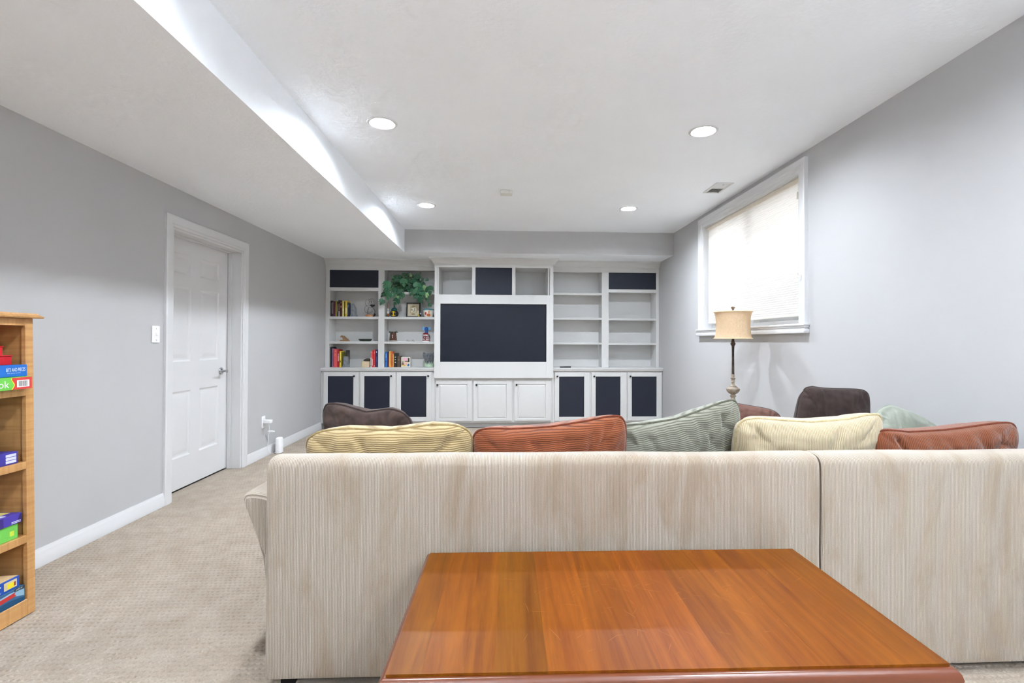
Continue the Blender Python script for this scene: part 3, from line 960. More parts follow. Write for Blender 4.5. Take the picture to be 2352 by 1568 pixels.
def smooth_ring(prof, per=4):
    """closed Catmull-Rom through 2D points"""
    n = len(prof)
    out = []
    for i in range(n):
        p0, p1, p2, p3 = (Vector(prof[(i + k - 1) % n]) for k in range(4))
        for s in range(per):
            t = s / per
            out.append(0.5 * ((2 * p1) + (p2 - p0) * t + (2 * p0 - 5 * p1 + 4 * p2 - p3) * t * t + (3 * p1 - p0 - 3 * p2 + p3) * t ** 3))
    return out
def bar(prof, axis, a, b, mat, name, parent, inset=0.012, steps=40, lump=0.003, seed=0, per=3):
    """soft upholstered bar: profile (2D) run along an axis with rounded ends"""
    ring2 = smooth_ring(prof, per)
    c = sum(ring2, Vector((0, 0))) / len(ring2)
    L = b - a
    ts = [0, 0.002, 0.006, 0.014] + list(np.linspace(0.03, L - 0.03, steps)) + [L - 0.014, L - 0.006, L - 0.002, L]
    rings, uvs = [], []
    for t in ts:
        e = min(t, L - t)
        q = 1 - min(1, e / 0.014)
        ins = inset * (1 - math.sqrt(max(0, 1 - q * q)))
        ring, uv, per_l = [], [], 0
        prev = None
        for p in ring2:
            d = (p - c)
            ln = d.length
            pp = c + d * (1 - ins / max(ln, 0.02))
            w = lump * noise.noise(Vector((t * 3.0 + seed, pp.x * 4, pp.y * 4 + seed)))
            pp = pp + d.normalized() * w
            if prev is not None: per_l += (p - prev).length
            prev = p
            ring.append((a + t, pp.x, pp.y) if axis == 'x' else (pp.x, a + t, pp.y))
            uv.append((a + t, per_l))
        rings.append(ring); uvs.append(uv)
    return obj(name, loft(rings, uvs), mat, parent, sharp=50)

BACK = [(0.016, 0.034), (0.004, 0.06), (0.000, 0.20), (0.000, 0.45), (0.000, 0.68), (0.001, 0.752), (0.006, 0.778), (0.024, 0.794), (0.060, 0.798), (0.100, 0.793), (0.132, 0.778), (0.148, 0.74), (0.160, 0.60), (0.172, 0.40), (0.172, 0.20), (0.165, 0.05), (0.09, 0.034)]
def cushion_block(x0, x1, y0, y1, z0, z1, r=0.05, puff=0.02):
    m = MB()
    bm = bmesh.new()
    bmesh.ops.create_cube(bm, size=1)
    bmesh.ops.subdivide_edges(bm, edges=bm.edges[:], cuts=9, use_grid_fill=True)
    for q in bm.verts:
        p = Vector(q.co) * 2
        hx, hy, hz = (x1 - x0) / 2, (y1 - y0) / 2, (z1 - z0) / 2
        P = Vector((p.x * hx, p.y * hy, p.z * hz))
        inner = Vector((max(-hx + r, min(hx - r, P.x)), max(-hy + r, min(hy - r, P.y)), max(-hz + r, min(hz - r, P.z))))
        d = P - inner
        if d.length > 1e-6: P = inner + d.normalized() * min(d.length, r)
        P.z += puff * math.copysign(1, p.z) * (1 - p.x ** 2) * (1 - p.y ** 2) if abs(p.z) > 0.9 else 0
        q.co = P + Vector(((x0 + x1) / 2, (y0 + y1) / 2, (z0 + z1) / 2))
    m.bm(bm)
    m.uv = [(p[0], p[1] + p[2]) for p in m.v]
    return m

sofaA = thing('corduroy_sofa', 'tan wide-wale corduroy sofa seen from behind, with a flared arm', 'sofa', (-0.803, 1.744, 0), (0, 0, -0.0115), world=False)
bar(BACK, 'x', 0.0, 1.955, M_SOFA, 'sofa_back', sofaA, seed=1, inset=0.007)
ARM = [(0.055, 0.05), (-0.015, 0.036), (-0.030, 0.10), (-0.036, 0.25), (-0.050, 0.38), (-0.078, 0.50), (-0.108, 0.585), (-0.124, 0.628), (-0.118, 0.652), (-0.085, 0.656), (-0.03, 0.645), (0.03, 0.628), (0.075, 0.60), (0.085, 0.50), (0.085, 0.25)]
bar(ARM, 'y', 0.085, 1.16, M_SOFA, 'sofa_arm', sofaA, seed=5, inset=0.02)
m = cushion_block(0.09, 1.95, 0.175, 1.08, 0.05, 0.30, 0.03, 0)
obj('sofa_base', m, M_SOFA, sofaA)
for k in range(3):
    x0 = 0.09 + k * 0.62
    obj('seat_cushion', cushion_block(x0 + 0.003, x0 + 0.617, 0.177, 1.12, 0.30, 0.455, 0.05, 0.012), M_SOFA, sofaA)
for x, y in ((0.06, 0.06), (1.88, 0.06), (0.06, 1.03), (1.88, 1.03)):
    obj('foot', MB().box(x - 0.025, x + 0.025, y - 0.025, y + 0.025, -0.006, 0.052, 0.004), M_DARK, sofaA)
obj('dust_cover', MB().box(0.02, 1.93, 0.02, 1.06, 0.036, 0.046), M_DARK, sofaA)

sofaB = thing('corduroy_chaise', 'tan corduroy corner section of the sofa beyond the vertical seam', 'sofa', (1.160, 1.7225, 0), (0, 0, -0.006), world=False)
bar(BACK, 'x', 0.0, 1.085, M_SOFA, 'chaise_back', sofaB, seed=9, inset=0.007)
obj('chaise_base', cushion_block(0.01, 1.08, 0.175, 1.66, 0.05, 0.30, 0.03, 0), M_SOFA, sofaB)
obj('seat_cushion', cushion_block(0.012, 1.078, 0.177, 1.69, 0.30, 0.455, 0.05, 0.012), M_SOFA, sofaB)
for x, y in ((0.06, 0.06), (1.02, 0.06), (0.06, 1.58), (1.02, 1.58)):
    obj('foot', MB().box(x - 0.025, x + 0.025, y - 0.025, y + 0.025, -0.006, 0.052, 0.004), M_DARK, sofaB)
obj('dust_cover', MB().box(0.02, 1.06, 0.02, 1.62, 0.036, 0.046), M_DARK, sofaB)

# ================================================================ CUSHIONS
def pillow(name, label, cat, W, H, T, loc, tilt, roll, yaw, mat, pipe_mat, wale='v', top=(0, 0, 0, 0, 0), wr=0.006, seed=0, p=6.0, ear=0.05, pipe=0.0055, wfreq=9.0, group=None, n=66, lines=(), taper=0.0):
    """knife-edge cushion in its own frame (x width, z height, -y towards the camera); top: lift of the upper edge at five stations"""
    t = thing(name, label, cat, loc, (tilt, roll, yaw), group, world=False)
    st = np.linspace(-1, 1, 5)
    def shape(u, v, s):
        mx = max(abs(u), abs(v))
        r = (abs(u) ** p + abs(v) ** p) ** (1 / p)
        k = mx / r if r > 1e-6 else 1
        uu, vv = u * k, v * k
        x = W / 2 * uu * (1 - ear * math.cos(vv * PI / 2))
        z = H / 2 * vv * (1 - ear * math.cos(uu * PI / 2))
        a = max(0.0, 1 - abs(u) ** 2.5) * max(0.0, 1 - abs(v) ** 2.5)
        y = s * T * (0.36 if s < 0 else 0.64) * a ** 0.38
        w01 = (v + 1) / 2
        x += taper * max(0.0, -u) * w01 * W / 2
        lift = float(np.interp(u, st, top))
        z += lift * w01 ** 2
        # gathered creases running in from the seam and soft lumps
        edge = max(abs(u), abs(v))
        amp = wr * (0.35 + 0.65 * edge ** 2) * min(1.0, (1 - edge) * 9)
        cr = noise.noise(Vector((u * wfreq + seed, v * 1.6, s * 3.1 + seed * 0.7)))
        cr += 0.6 * noise.noise(Vector((u * 2.2, v * wfreq * 0.8 + seed, s + 5.0)))
        cr = math.copysign(abs(cr) ** 0.8, cr)
        y += s * amp * cr * 1.6
        for (ua, va, ub, vb, wd, dp) in lines:
            dx, dz = ub - ua, vb - va
            q = max(0, min(1, ((u - ua) * dx + (v - va) * dz) / (dx * dx + dz * dz)))
            d2 = (u - ua - q * dx) ** 2 + (v - va - q * dz) ** 2
            y -= s * dp * math.exp(-d2 / (wd * wd)) * min(1.0, (1 - edge) * 7) * math.sin(PI * (0.15 + 0.7 * q))
        wav = 0.004 * noise.noise(Vector((u * 3 + seed, v * 3, 7.7)))
        return (x, y + wav * (1 - edge), z)
    m = MB()
    for s in (-1, 1):
        vs_, uv_ = [], []
        for j in range(n + 1):
            vj = -math.cos(PI * j / n) * 0.55 + (2 * j / n - 1) * 0.45
            for i in range(n + 1):
                ui = -math.cos(PI * i / n) * 0.55 + (2 * i / n - 1) * 0.45
                q = shape(ui, vj, s)
                vs_.append(q)
                a, b = q[0], q[2]
                uv_.append((b, a) if wale == 'v' else (a, b))
        fs = []
        for j in range(n):
            for i in range(n):
                a = j * (n + 1) + i
                fs.append((a, a + 1, a + n + 2, a + n + 1) if s < 0 else (a, a + n + 1, a + n + 2, a + 1))
        m.add(vs_, fs, uv_)
    obj('cushion_cover', m, mat, t, sharp=80, fix=False)
    if pipe:
        path = []
        for k in range(160):
            a = k / 160 * 4
            sd, f = int(a), (a - int(a)) * 2 - 1
            u, v = ((f, -1), (1, f), (-f, 1), (-1, -f))[sd]
            path.append(shape(u * 0.9995, v * 0.9995, 1))
        path = [Vector((q[0], 0.0, q[2])) for q in path]
        obj('piping', MB().tube(path, pipe, 8, closed=True), pipe_mat, t, sharp=80)
    return t

C_TAN = corduroy('gold_tan_corduroy', (178, 158, 118), (124, 101, 62), 0.0078, (150, 128, 88), 0.004, (3, 3), streak=0.35, relief=0.4)
C_RUST = corduroy('rust_corduroy', (140, 80, 48), (88, 40, 22), 0.0070, (120, 62, 36), 0.004, (3, 3), streak=0.4, relief=0.4)
C_GREEN = corduroy('sage_corduroy', (136, 136, 122), (86, 85, 72), 0.0080, (112, 112, 98), 0.004, (3, 3), streak=0.4, relief=0.4)
C_CREAM = corduroy('cream_corduroy', (192, 179, 151), (154, 136, 104), 0.0065, (174, 156, 122), 0.0022, (3, 3), streak=0.4, relief=0.5)
C_RUST2 = corduroy('brick_corduroy', (134, 76, 45), (90, 44, 24), 0.0068, (114, 58, 34), 0.003, (3, 3), streak=0.5, relief=0.5)
P_TAN = suede('gold_tan_piping', (164, 145, 105), (134, 114, 74), 60)
P_RUST = suede('rust_piping', (119, 57, 33), (91, 41, 23), 60)
P_GREEN = suede('sage_piping', (103, 103, 89), (74, 74, 62), 60)
P_CREAM = suede('cream_piping', (190, 176, 142), (163, 146, 108), 60)
P_BROWN = suede('brown_piping', (70, 57, 53), (52, 41, 39), 60)
S_BROWN = suede('brown_suede', (83, 68, 63), (58, 47, 43))
S_BROWN2 = suede('dark_brown_suede', (66, 53, 50), (48, 38, 36))
S_SAGE = suede('pale_sage_suede', (154, 158, 147), (130, 136, 124), 9)
S_RUSSET = suede('russet_brown_suede', (117, 86, 77), (95, 67, 58))
rad = math.radians
pillow('back_cushion', 'golden tan corduroy back cushion nearest the sofa arm', 'cushion', 0.685, 0.46, 0.22, (-0.440, 2.055, 0.640), rad(14), rad(-1.2), rad(-1), C_TAN, P_TAN, 'v',
       top=(-0.012, 0.004, -0.004, 0.012, 0.004), seed=2, p=7, wr=0.007, group='back cushions along the sofa',
       lines=((-0.35, 0.9, -0.05, 0.1, 0.045, 0.014), (-0.15, 0.8, -0.1, -0.3, 0.03, 0.012), (0.1, 0.75, 0.35, 0.3, 0.04, 0.010), (-0.45, 0.8, -0.3, 0.2, 0.035, 0.008), (0.75, 0.8, 0.5, 0.4, 0.05, 0.010)))
pillow('back_cushion', 'rust corduroy back cushion between the golden tan and sage cushions', 'cushion', 0.655, 0.47, 0.22, (0.216, 2.060, 0.650), rad(13), rad(-3.6), rad(1), C_RUST, P_RUST, 'v',
       top=(0.004, -0.012, -0.012, 0.0, 0.022), seed=11, p=7, group='back cushions along the sofa',
       lines=((-0.3, 0.9, 0.1, 0.2, 0.04, 0.010), (0.15, 0.9, 0.3, 0.2, 0.04, 0.010), (0.55, 0.9, 0.45, 0.3, 0.04, 0.008), (0.95, 0.3, 0.7, 0.15, 0.06, 0.016)))
pillow('back_cushion', 'sage green corduroy back cushion sloping up toward the lamp', 'cushion', 0.62, 0.50, 0.20, (0.790, 2.150, 0.655), rad(13), rad(-9.5), rad(6), C_GREEN, P_GREEN, 'v',
       top=(0.01, -0.008, -0.012, 0.008, 0.032), seed=23, p=7, group='back cushions along the sofa',
       lines=((0.25, 0.95, 0.55, 0.3, 0.035, 0.010), (0.0, 0.9, 0.3, 0.3, 0.04, 0.008), (0.6, 0.98, 0.8, 0.5, 0.035, 0.014), (-0.5, 0.9, -0.3, 0.3, 0.05, 0.010)))
pillow('back_cushion', 'pale cream corduroy back cushion standing at the sofa seam', 'cushion', 0.650, 0.48, 0.22, (1.305, 2.060, 0.668), rad(15), rad(-1.0), rad(0), C_CREAM, P_CREAM, 'u',
       top=(0.008, -0.006, -0.018, -0.012, 0.020), seed=31, p=7, group='back cushions along the sofa', wr=0.005,
       lines=((0.35, 0.95, 0.2, 0.55, 0.05, 0.012), (0.55, 0.5, 0.1, -0.1, 0.05, 0.010), (-0.85, 0.9, -0.75, 0.5, 0.06, 0.010)))
pillow('back_cushion', 'brick rust corduroy back cushion slumped at the right edge', 'cushion', 0.665, 0.46, 0.22, (1.893, 2.040, 0.632), rad(13), rad(-3.2), rad(0), C_RUST2, P_RUST, 'u',
       top=(0.016, -0.010, -0.008, 0.0, 0.010), seed=43, p=7, group='back cushions along the sofa',
       lines=((-0.75, 0.98, -0.65, 0.5, 0.05, 0.020), (-0.1, 0.9, 0.1, 0.4, 0.035, 0.012), (0.3, 0.9, 0.55, 0.4, 0.04, 0.010), (0.6, 0.95, 0.85, 0.5, 0.04, 0.010)))
pillow('throw_pillow', 'brown suede throw pillow behind the golden tan cushion', 'pillow', 0.46, 0.45, 0.17, (-0.628, 2.42, 0.680), rad(16), rad(2.0), rad(-10), S_BROWN, P_BROWN, 'v',
       top=(0.028, 0.010, -0.016, 0.004, -0.006), seed=53, p=5, wr=0.009, wfreq=7, lines=((-0.6, 0.8, -0.3, -0.2, 0.06, 0.010), (-0.2, 0.8, -0.15, 0.0, 0.05, 0.010), (0.2, 0.8, 0.0, -0.1, 0.05, 0.010)))
pillow('throw_pillow', 'dark brown suede throw pillow leaning on the window wall', 'pillow', 0.50, 0.47, 0.17, (1.885, 2.76, 0.706), rad(-6), rad(1.0), rad(-8), S_BROWN2, P_BROWN, 'v',
       top=(-0.004, 0.014, 0.010, 0.006, 0.0), seed=61, p=9, ear=0.05, wr=0.006, pipe=0.004, taper=0.46)
pillow('throw_pillow', 'pale sage throw pillow peeking over the brick rust cushion', 'pillow', 0.46, 0.40, 0.16, (2.045, 2.36, 0.650), rad(-18), rad(16), rad(0), S_SAGE, S_SAGE, 'v',
       top=(0.0, 0.03, 0.02, 0, -0.02), seed=71, p=3.4, ear=0.02, wr=0.008, pipe=0.003)
pillow('throw_pillow', 'russet brown throw pillow lying low beside the floor lamp', 'pillow', 0.42, 0.36, 0.17, (1.600, 3.10, 0.622), rad(-14), rad(9), rad(-10), S_RUSSET, P_BROWN, 'v',
       seed=83, p=4, ear=0.03, wr=0.005, pipe=0.004)

# ================================================================ WOODEN TABLE
W_TOP = wood('cherry_boards', (122, 70, 13), (84, 38, 7), axis=1, scale=1.0, rough=0.40, contrast=0.85, coat=0.0, rnd=0.26, spec=0.10)
W_EDGE = wood('cherry_edge', (108, 54, 26), (80, 36, 16), axis=0, rough=0.28, contrast=0.5, coat=0.3)
table = thing('coffee_table', 'cherry wood coffee table with a plank top standing behind the sofa', 'table', (-0.240, 1.060, 0), (0, 0, -0.0160), world=False)
TW, TD, TZ = 1.230, 0.600, 0.500
cuts = [0.0, 0.075, 0.165, 0.232, 0.345, 0.385, 0.470, 0.590, 0.735, 0.850, 0.955, 1.060, 1.150, TW]
for a, b in zip(cuts[:-1], cuts[1:]):
    obj('top_board', MB().box(a, b, 0.0, TD, TZ - 0.012, TZ, 0.00015), W_TOP, table)
for a, b in ((0.0, TW),):
    e = MB()
    prof = [(-0.02, TZ - 0.0125), (-0.0005, TZ - 0.0125), (-0.0005, TZ - 0.0062), (0.0035, TZ - 0.0058), (0.009, TZ - 0.0085), (0.0145, TZ - 0.016), (0.0175, TZ - 0.027), (0.0165, TZ - 0.033), (0.0125, TZ - 0.0355), (0.0155, TZ - 0.0375), (0.0160, TZ - 0.046), (0.011, TZ - 0.049), (-0.02, TZ - 0.049)]
    e.sweep([(0, 0), (TW, 0), (TW, TD), (0, TD)], prof, closed=True, flip=1)
    obj('edge_molding', e, W_EDGE, table)
obj('top_core', MB().box(0.02, TW - 0.02, 0.02, TD - 0.02, TZ - 0.049, TZ - 0.0125), W_EDGE, table)
ins = 0.045
for y0, y1 in ((ins + 0.006, ins + 0.026), (TD - ins - 0.026, TD - ins - 0.006)):
    obj('apron', MB().box(ins + 0.06, TW - ins - 0.06, y0, y1, TZ - 0.145, TZ - 0.049), W_EDGE, table)
for x0, x1 in ((ins + 0.006, ins + 0.026), (TW - ins - 0.026, TW - ins - 0.006)):
    obj('apron', MB().box(x0, x1, ins + 0.06, TD - ins - 0.06, TZ - 0.145, TZ - 0.049), W_EDGE, table)
def scratches():
    """hairline scratches in the varnish, thin strips a tenth of a millimetre proud"""
    r = random.Random(12)
    m = MB()
    for k in range(90):
        if k < 90:
            x, y = r.gauss(0.62, 0.20), r.gauss(0.30, 0.13)
        else:
            x, y = r.uniform(0.03, TW - 0.03), r.uniform(0.03, TD - 0.03)
        a = r.gauss(1.1, 0.9)
        L = r.uniform(0.008, 0.05) * (1.6 if k % 9 == 0 else 1)
        cur = r.uniform(-14, 14)
        w = r.uniform(0.00010, 0.00024)
        pts = []
        for s in range(7):
            pts.append((x, y, a))
            x += math.cos(a) * L / 6; y += math.sin(a) * L / 6; a += cur * L / 6
        if any(not (0.01 < p[0] < TW - 0.01 and 0.01 < p[1] < TD - 0.01) for p in pts): continue
        v = []
        for s, (px, py, pa) in enumerate(pts):
            ww_ = w * math.sin(PI * (0.12 + 0.76 * s / 6))
            v += [(px - math.sin(pa) * ww_, py + math.cos(pa) * ww_, TZ + 0.00008), (px + math.sin(pa) * ww_, py - math.cos(pa) * ww_, TZ + 0.00008)]
        m.add(v, [(2 * i, 2 * i + 1, 2 * i + 3, 2 * i + 2) for i in range(6)])
    o = obj('varnish_scratch', m, flat((178, 118, 58), 0.6), table, fix=False)
    o['kind'] = 'stuff'
scratches()
W_LEG = wood('cherry_legs', (100, 50, 26), (74, 34, 16), axis=2, rough=0.3, contrast=0.5, coat=0.3)
for x in (ins, TW - ins - 0.062):
    for y in (ins, TD - ins - 0.062):
        lg = MB().box(x, x + 0.062, y, y + 0.062, TZ - 0.16, TZ - 0.0495, 0.003)
        lg.lathe([(0.026, TZ - 0.16), (0.030, TZ - 0.175), (0.022, TZ - 0.19), (0.029, TZ - 0.215), (0.030, TZ - 0.26), (0.022, 0.10), (0.026, 0.085), (0.020, 0.07), (0.024, 0.045), (0.018, 0.0)], (x + 0.031, y + 0.031, 0), 20)
        obj('leg', lg, W_LEG, table)

# ================================================================ FLOOR LAMP
lx, ly = 2.030, 4.20
lamp = thing('floor_lamp', 'tall turned floor lamp with a burlap drum shade before the window', 'lamp', (lx, ly, 0))
def _burlap():
    g = N('burlap_shade')
    v = g.coord('Object')
    a = g.noise(g.coord('Object', (300, 300, 40)), 1.0, 3); b = g.noise(g.coord('Object', (40, 40, 420)), 1.0, 3)
    w = g.math('ADD', g.math('MULTIPLY', a, 0.5), g.math('MULTIPLY', b, 0.5))
    col = g.ramp(w, [(0.35, lin((222, 196, 160))), (0.65, lin((240, 220, 190)))])
    p = g.fin(col, 0.9, g.bump(w, 0.5, 0.001), 0.1)
    tl = g.n('ShaderNodeBsdfTranslucent'); g.l(col, tl.inputs[0])
    mx = g.n('ShaderNodeMixShader'); mx.inputs[0].default_value = 0.35
    g.l(g.b.outputs[0], mx.inputs[1]); g.l(tl.outputs[0], mx.inputs[2]); g.l(mx.outputs[0], g.out.inputs[0])
    return p
M_BUR = _burlap()
M_BURE = flat((226, 206, 172), 0.85)
M_POLE = suede('weathered_dark_bronze', (92, 76, 66), (58, 48, 42), 30, 0.55)
M_STONE = suede('weathered_grey_wood', (172, 162, 148), (122, 104, 86), 22, 0.7)
zt, zb = 1.468, 1.236
prof = []
for k in range(13):
    f = k / 12
    r = 0.1555 - 0.017 * math.sin(PI * min(1, f * 1.0)) ** 0.7
    prof.append((r, zb + (zt - zb) * f))
sh = MB().lathe(prof, (lx, ly, 0), 48, cap=False)
sh.lathe([(r - 0.003, z) for r, z in prof], (lx, ly, 0), 48, cap=False)
obj('lamp_shade', sh, M_BUR, lamp, fix=False)
for r, z in ((0.157, zt), (0.157, zb)):
    rg = MB().tube([(lx + r * math.cos(2 * PI * k / 48), ly + r * math.sin(2 * PI * k / 48), z) for k in range(48)], 0.0045, 8, closed=True)
    obj('shade_trim', rg, M_BURE, lamp)
sm = MB().tube([(lx - 0.03 * 0 - 0.022, ly - math.sqrt(max(0, r * r - 0.022 ** 2)) - 0.001, z) for r, z in prof], 0.0014, 6)
obj('shade_seam', sm, M_BURE, lamp)
sp = MB()
for k in range(3):
    a = 2 * PI * k / 3
    sp.tube([(lx, ly, zt - 0.012), (lx + 0.153 * math.cos(a), ly + 0.153 * math.sin(a), zt - 0.004)], 0.0022, 6)
obj('shade_spider', sp, M_POLE, lamp)
obj('finial', MB().lathe([(0.006, zt - 0.016), (0.010, zt + 0.006), (0.007, zt + 0.018), (0.0115, zt + 0.030), (0.0165, zt + 0.036), (0.017, zt + 0.041), (0.011, zt + 0.046), (0.001, zt + 0.048)], (lx, ly, 0), 20), M_STONE, lamp)
pp = [(0.0105, zt - 0.016), (0.0105, 1.225), (0.014, 1.208), (0.017, 1.198), (0.023, 1.190), (0.019, 1.184), (0.014, 1.176), (0.0105, 1.165), (0.0120, 1.160), (0.0105, 1.155), (0.0095, 1.10), (0.0110, 0.925)]
obj('pole', MB().lathe(pp, (lx, ly, 0), 24), M_POLE, lamp)
pb = [(0.011, 0.925), (0.0135, 0.918), (0.012, 0.912), (0.0165, 0.905), (0.014, 0.899), (0.022, 0.893), (0.020, 0.888), (0.014, 0.880), (0.0145, 0.862), (0.016, 0.855), (0.0125, 0.850), (0.0145, 0.838), (0.022, 0.826), (0.031, 0.822), (0.030, 0.817), (0.046, 0.807), (0.0565, 0.800), (0.0570, 0.795), (0.052, 0.778), (0.038, 0.762), (0.022, 0.752), (0.017, 0.747), (0.025, 0.738), (0.0255, 0.732), (0.017, 0.724), (0.020, 0.705), (0.030, 0.670), (0.032, 0.62), (0.024, 0.55), (0.018, 0.48), (0.018, 0.20), (0.026, 0.16), (0.030, 0.12), (0.020, 0.09), (0.045, 0.06), (0.10, 0.035), (0.135, 0.022), (0.138, 0.0)]
obj('turned_base', MB().lathe(pb, (lx, ly, 0), 32), M_STONE, lamp)

# two unseen fill uplights added behind the camera to brighten ceiling and walls
M_FILL = emission('added_fill_emission', LAMP_COLOR, FILL_STRENGTH)
M_BRZ = flat((70, 62, 54), 0.4)
for ux, uy, lab in ((1.95, -1.05, 'added fill uplight in the rear corner by the window wall'), (-0.85, -2.30, 'added fill uplight at the rear wall of the room')):
    t = thing('added_fill_lamp', lab, 'lamp', (ux, uy, 0), group='added fill uplights behind the viewpoint')
    obj('lamp_base', MB().lathe([(0.150, 0.0), (0.150, 0.015), (0.05, 0.035), (0.015, 0.05)], (ux, uy, 0), 28), M_BRZ, t)
    obj('pole', MB().lathe([(0.012, 0.05), (0.012, 1.66)], (ux, uy, 0), 16), M_BRZ, t)
    obj('bowl', MB().lathe([(0.014, 1.66), (0.05, 1.665), (0.12, 1.70), (0.170, 1.76), (0.167, 1.762), (0.117, 1.705), (0.05, 1.672), (0.001, 1.670)], (ux, uy, 0), 32, cap=False), M_BRZ, t, fix=False)
    obj('bulb', MB().lathe([(0.125, 1.735), (0.100, 1.742), (0.001, 1.745)], (ux, uy, 0), 16, cap=False), M_FILL, t, fix=False, label='glowing added fill light')

# ================================================================ BOOKCASE WITH GAMES
W_MAP = wood('honey_maple_uprights', (206, 158, 100), (164, 112, 58), axis=2, scale=0.7, rough=0.35, contrast=0.45, figure=True, coat=0.3)
W_MAPH = wood('honey_maple_rails', (204, 156, 98), (166, 114, 60), axis=1, scale=0.7, rough=0.35, contrast=0.45, figure=True, coat=0.3)
W_IN = wood('honey_maple_inside', (176, 124, 68), (134, 86, 42), axis=1, scale=0.6, rough=0.5, contrast=0.5)
BL = 0.92
LEAN = -0.020
bc = thing('bookcase', 'honey maple bookcase stacked with board games against the wall', 'bookcase', (-2.060, 2.305, 0.004), (0, LEAN, 0), world=False)
bm_ = MB()
TOPP = [(0.0, 1.297), (0.024, 1.297), (0.027, 1.302), (0.022, 1.306), (0.014, 1.312), (0.012, 1.319), (0.0, 1.319)]
e = MB()
e.box(-0.350, 0.0, -BL, 0.0, 1.297, 1.319)
e.sweep([(-0.350, -BL), (0.0, -BL), (0.0, 0.0), (-0.350, 0.0)], TOPP, flip=1)
obj('top', e, W_MAPH, bc)
for y0, y1 in ((-0.036, 0.0), (-BL, -BL + 0.036)):
    obj('stile', MB().box(-0.018, 0.0, y0, y1, 0.0, 1.297, 0.001), W_MAP, bc)
for y0, y1 in ((-0.019, -0.001), (-BL + 0.001, -BL + 0.019)):
    obj('side', MB().box(-0.345, -0.018, y0, y1, 0.0, 1.297), W_MAP, bc)
obj('back', MB().box(-0.349, -0.345, -BL + 0.019, -0.019, 0.02, 1.29), W_IN, bc)
obj('rail', MB().box(-0.018, 0.0, -BL + 0.036, -0.036, 1.264, 1.297, 0.001), W_MAPH, bc)
obj('base_rail', MB().box(-0.018, 0.0, -BL + 0.036, -0.036, 0.0, 0.070, 0.001), W_MAPH, bc)
SHZ = (0.070, 0.347, 0.669, 0.989)
for z in SHZ:
    obj('shelf', MB().box(-0.344, -0.018, -BL + 0.0195, -0.0195, z - 0.020, z), W_IN, bc)
    if z > 0.1:
        obj('shelf_edge', MB().box(-0.018, 0.0, -BL + 0.036, -0.036, z - 0.032, z, 0.001), W_MAPH, bc)

_BC = Matrix.Translation((-2.060, 2.305, 0.004)) @ Matrix.Rotation(LEAN, 4, 'Y')
def game(name, label, xf, ye, L, z0, z1, rgb, cat='game box', depth=0.27, lid=None, prints=(), rough=0.45, yaw=0.0):
    """a box lying on a bookcase shelf. local frame: x front, y along the shelf, z up, origin at the front far bottom corner"""
    base = _BC @ Matrix.Translation((xf, ye, z0)) @ Matrix.Rotation(yaw, 4, 'Z')
    t = bpy.data.objects.new(name, None); COL.objects.link(t); t.empty_display_size = 0.05
    t.matrix_world = base
    ORI[t] = Vector((0, 0, 0))
    tag(t, label, cat, 'board games in the bookcase')
    h = z1 - z0 - 0.0006
    mt = flat(rgb, rough)
    if lid:
        obj('box_base', MB().box(-depth + 0.004, -0.003, -L + 0.003, -0.003, 0.0, h - lid[0], 0.0008), mt, t)
        obj('box_lid', MB().box(-depth, 0.0, -L, 0.0, h - lid[0] + 0.0003, h, 0.0012), flat(lid[1], rough), t)
    else:
        obj('box_body', MB().box(-depth, 0.0, -L, 0.0, 0.0, h, 0.001), mt, t)
    for pr in prints:
        kind, nm = pr[0], pr[1]
        if kind == 'rect':      # on the front: y0,y1,z0,z1, colour, (proud)
            y0, y1, a, b, c = pr[2:7]
            pd = pr[7] if len(pr) > 7 else 0.0004
            obj(nm, MB().box(0.0, pd, y0, y1, a, b), flat(c, 0.5), t)
        elif kind == 'poly':
            pts, c = pr[2], pr[3]
            pd = pr[4] if len(pr) > 4 else 0.0004
            obj(nm, MB().prism(pts, 'x', 0.00005, pd), flat(c, 0.5), t)
        elif kind == 'top':
            pts, c = pr[2], pr[3]
            obj(nm, MB().prism(pts, 'z', h - 0.0002, h + 0.0002 * 2), flat(c, 0.5), t)
        elif kind == 'text':    # text: string, y left, z base, size, colour, (proud)
            body, y0, zb_, sz, c = pr[2:7]
            pd = pr[7] if len(pr) > 7 else 0.0008
            sx = pr[8] if len(pr) > 8 else 1.0
            me = text_mesh(body, sz)
            if len(pr) > 9:      # fit to a width and height
                co = np.array([q.co[:] for q in me.vertices])
                lo_, hi_ = co.min(0), co.max(0)
                for q in me.vertices:
                    q.co = ((q.co.x - lo_[0]) / (hi_[0] - lo_[0]) * pr[9], (q.co.y - lo_[1]) / (hi_[1] - lo_[1]) * pr[10], 0)
            me.materials.clear(); me.materials.append(flat(c, 0.5))
            o = bpy.data.objects.new(nm, me); COL.objects.link(o); o.parent = t
            o.matrix_local = Matrix(((0, 0, 1, pd), (sx, 0, 0, y0), (0, 1, 0, zb_), (0, 0, 0, 1)))
            ORI[o] = ORI[t]
    return t
Wt = (236, 238, 242)
game('game_box', 'small red lidded box on top of the pile in the bookcase', -0.030, -0.098, 0.34, 1.1368, 1.176, (196, 26, 38), lid=(0.004, (206, 30, 42)))
game('game_box', 'wider red lidded box under the small red box', -0.018, -0.072, 0.40, 1.0948, 1.1368, (186, 20, 34), lid=(0.005, (198, 26, 40)))
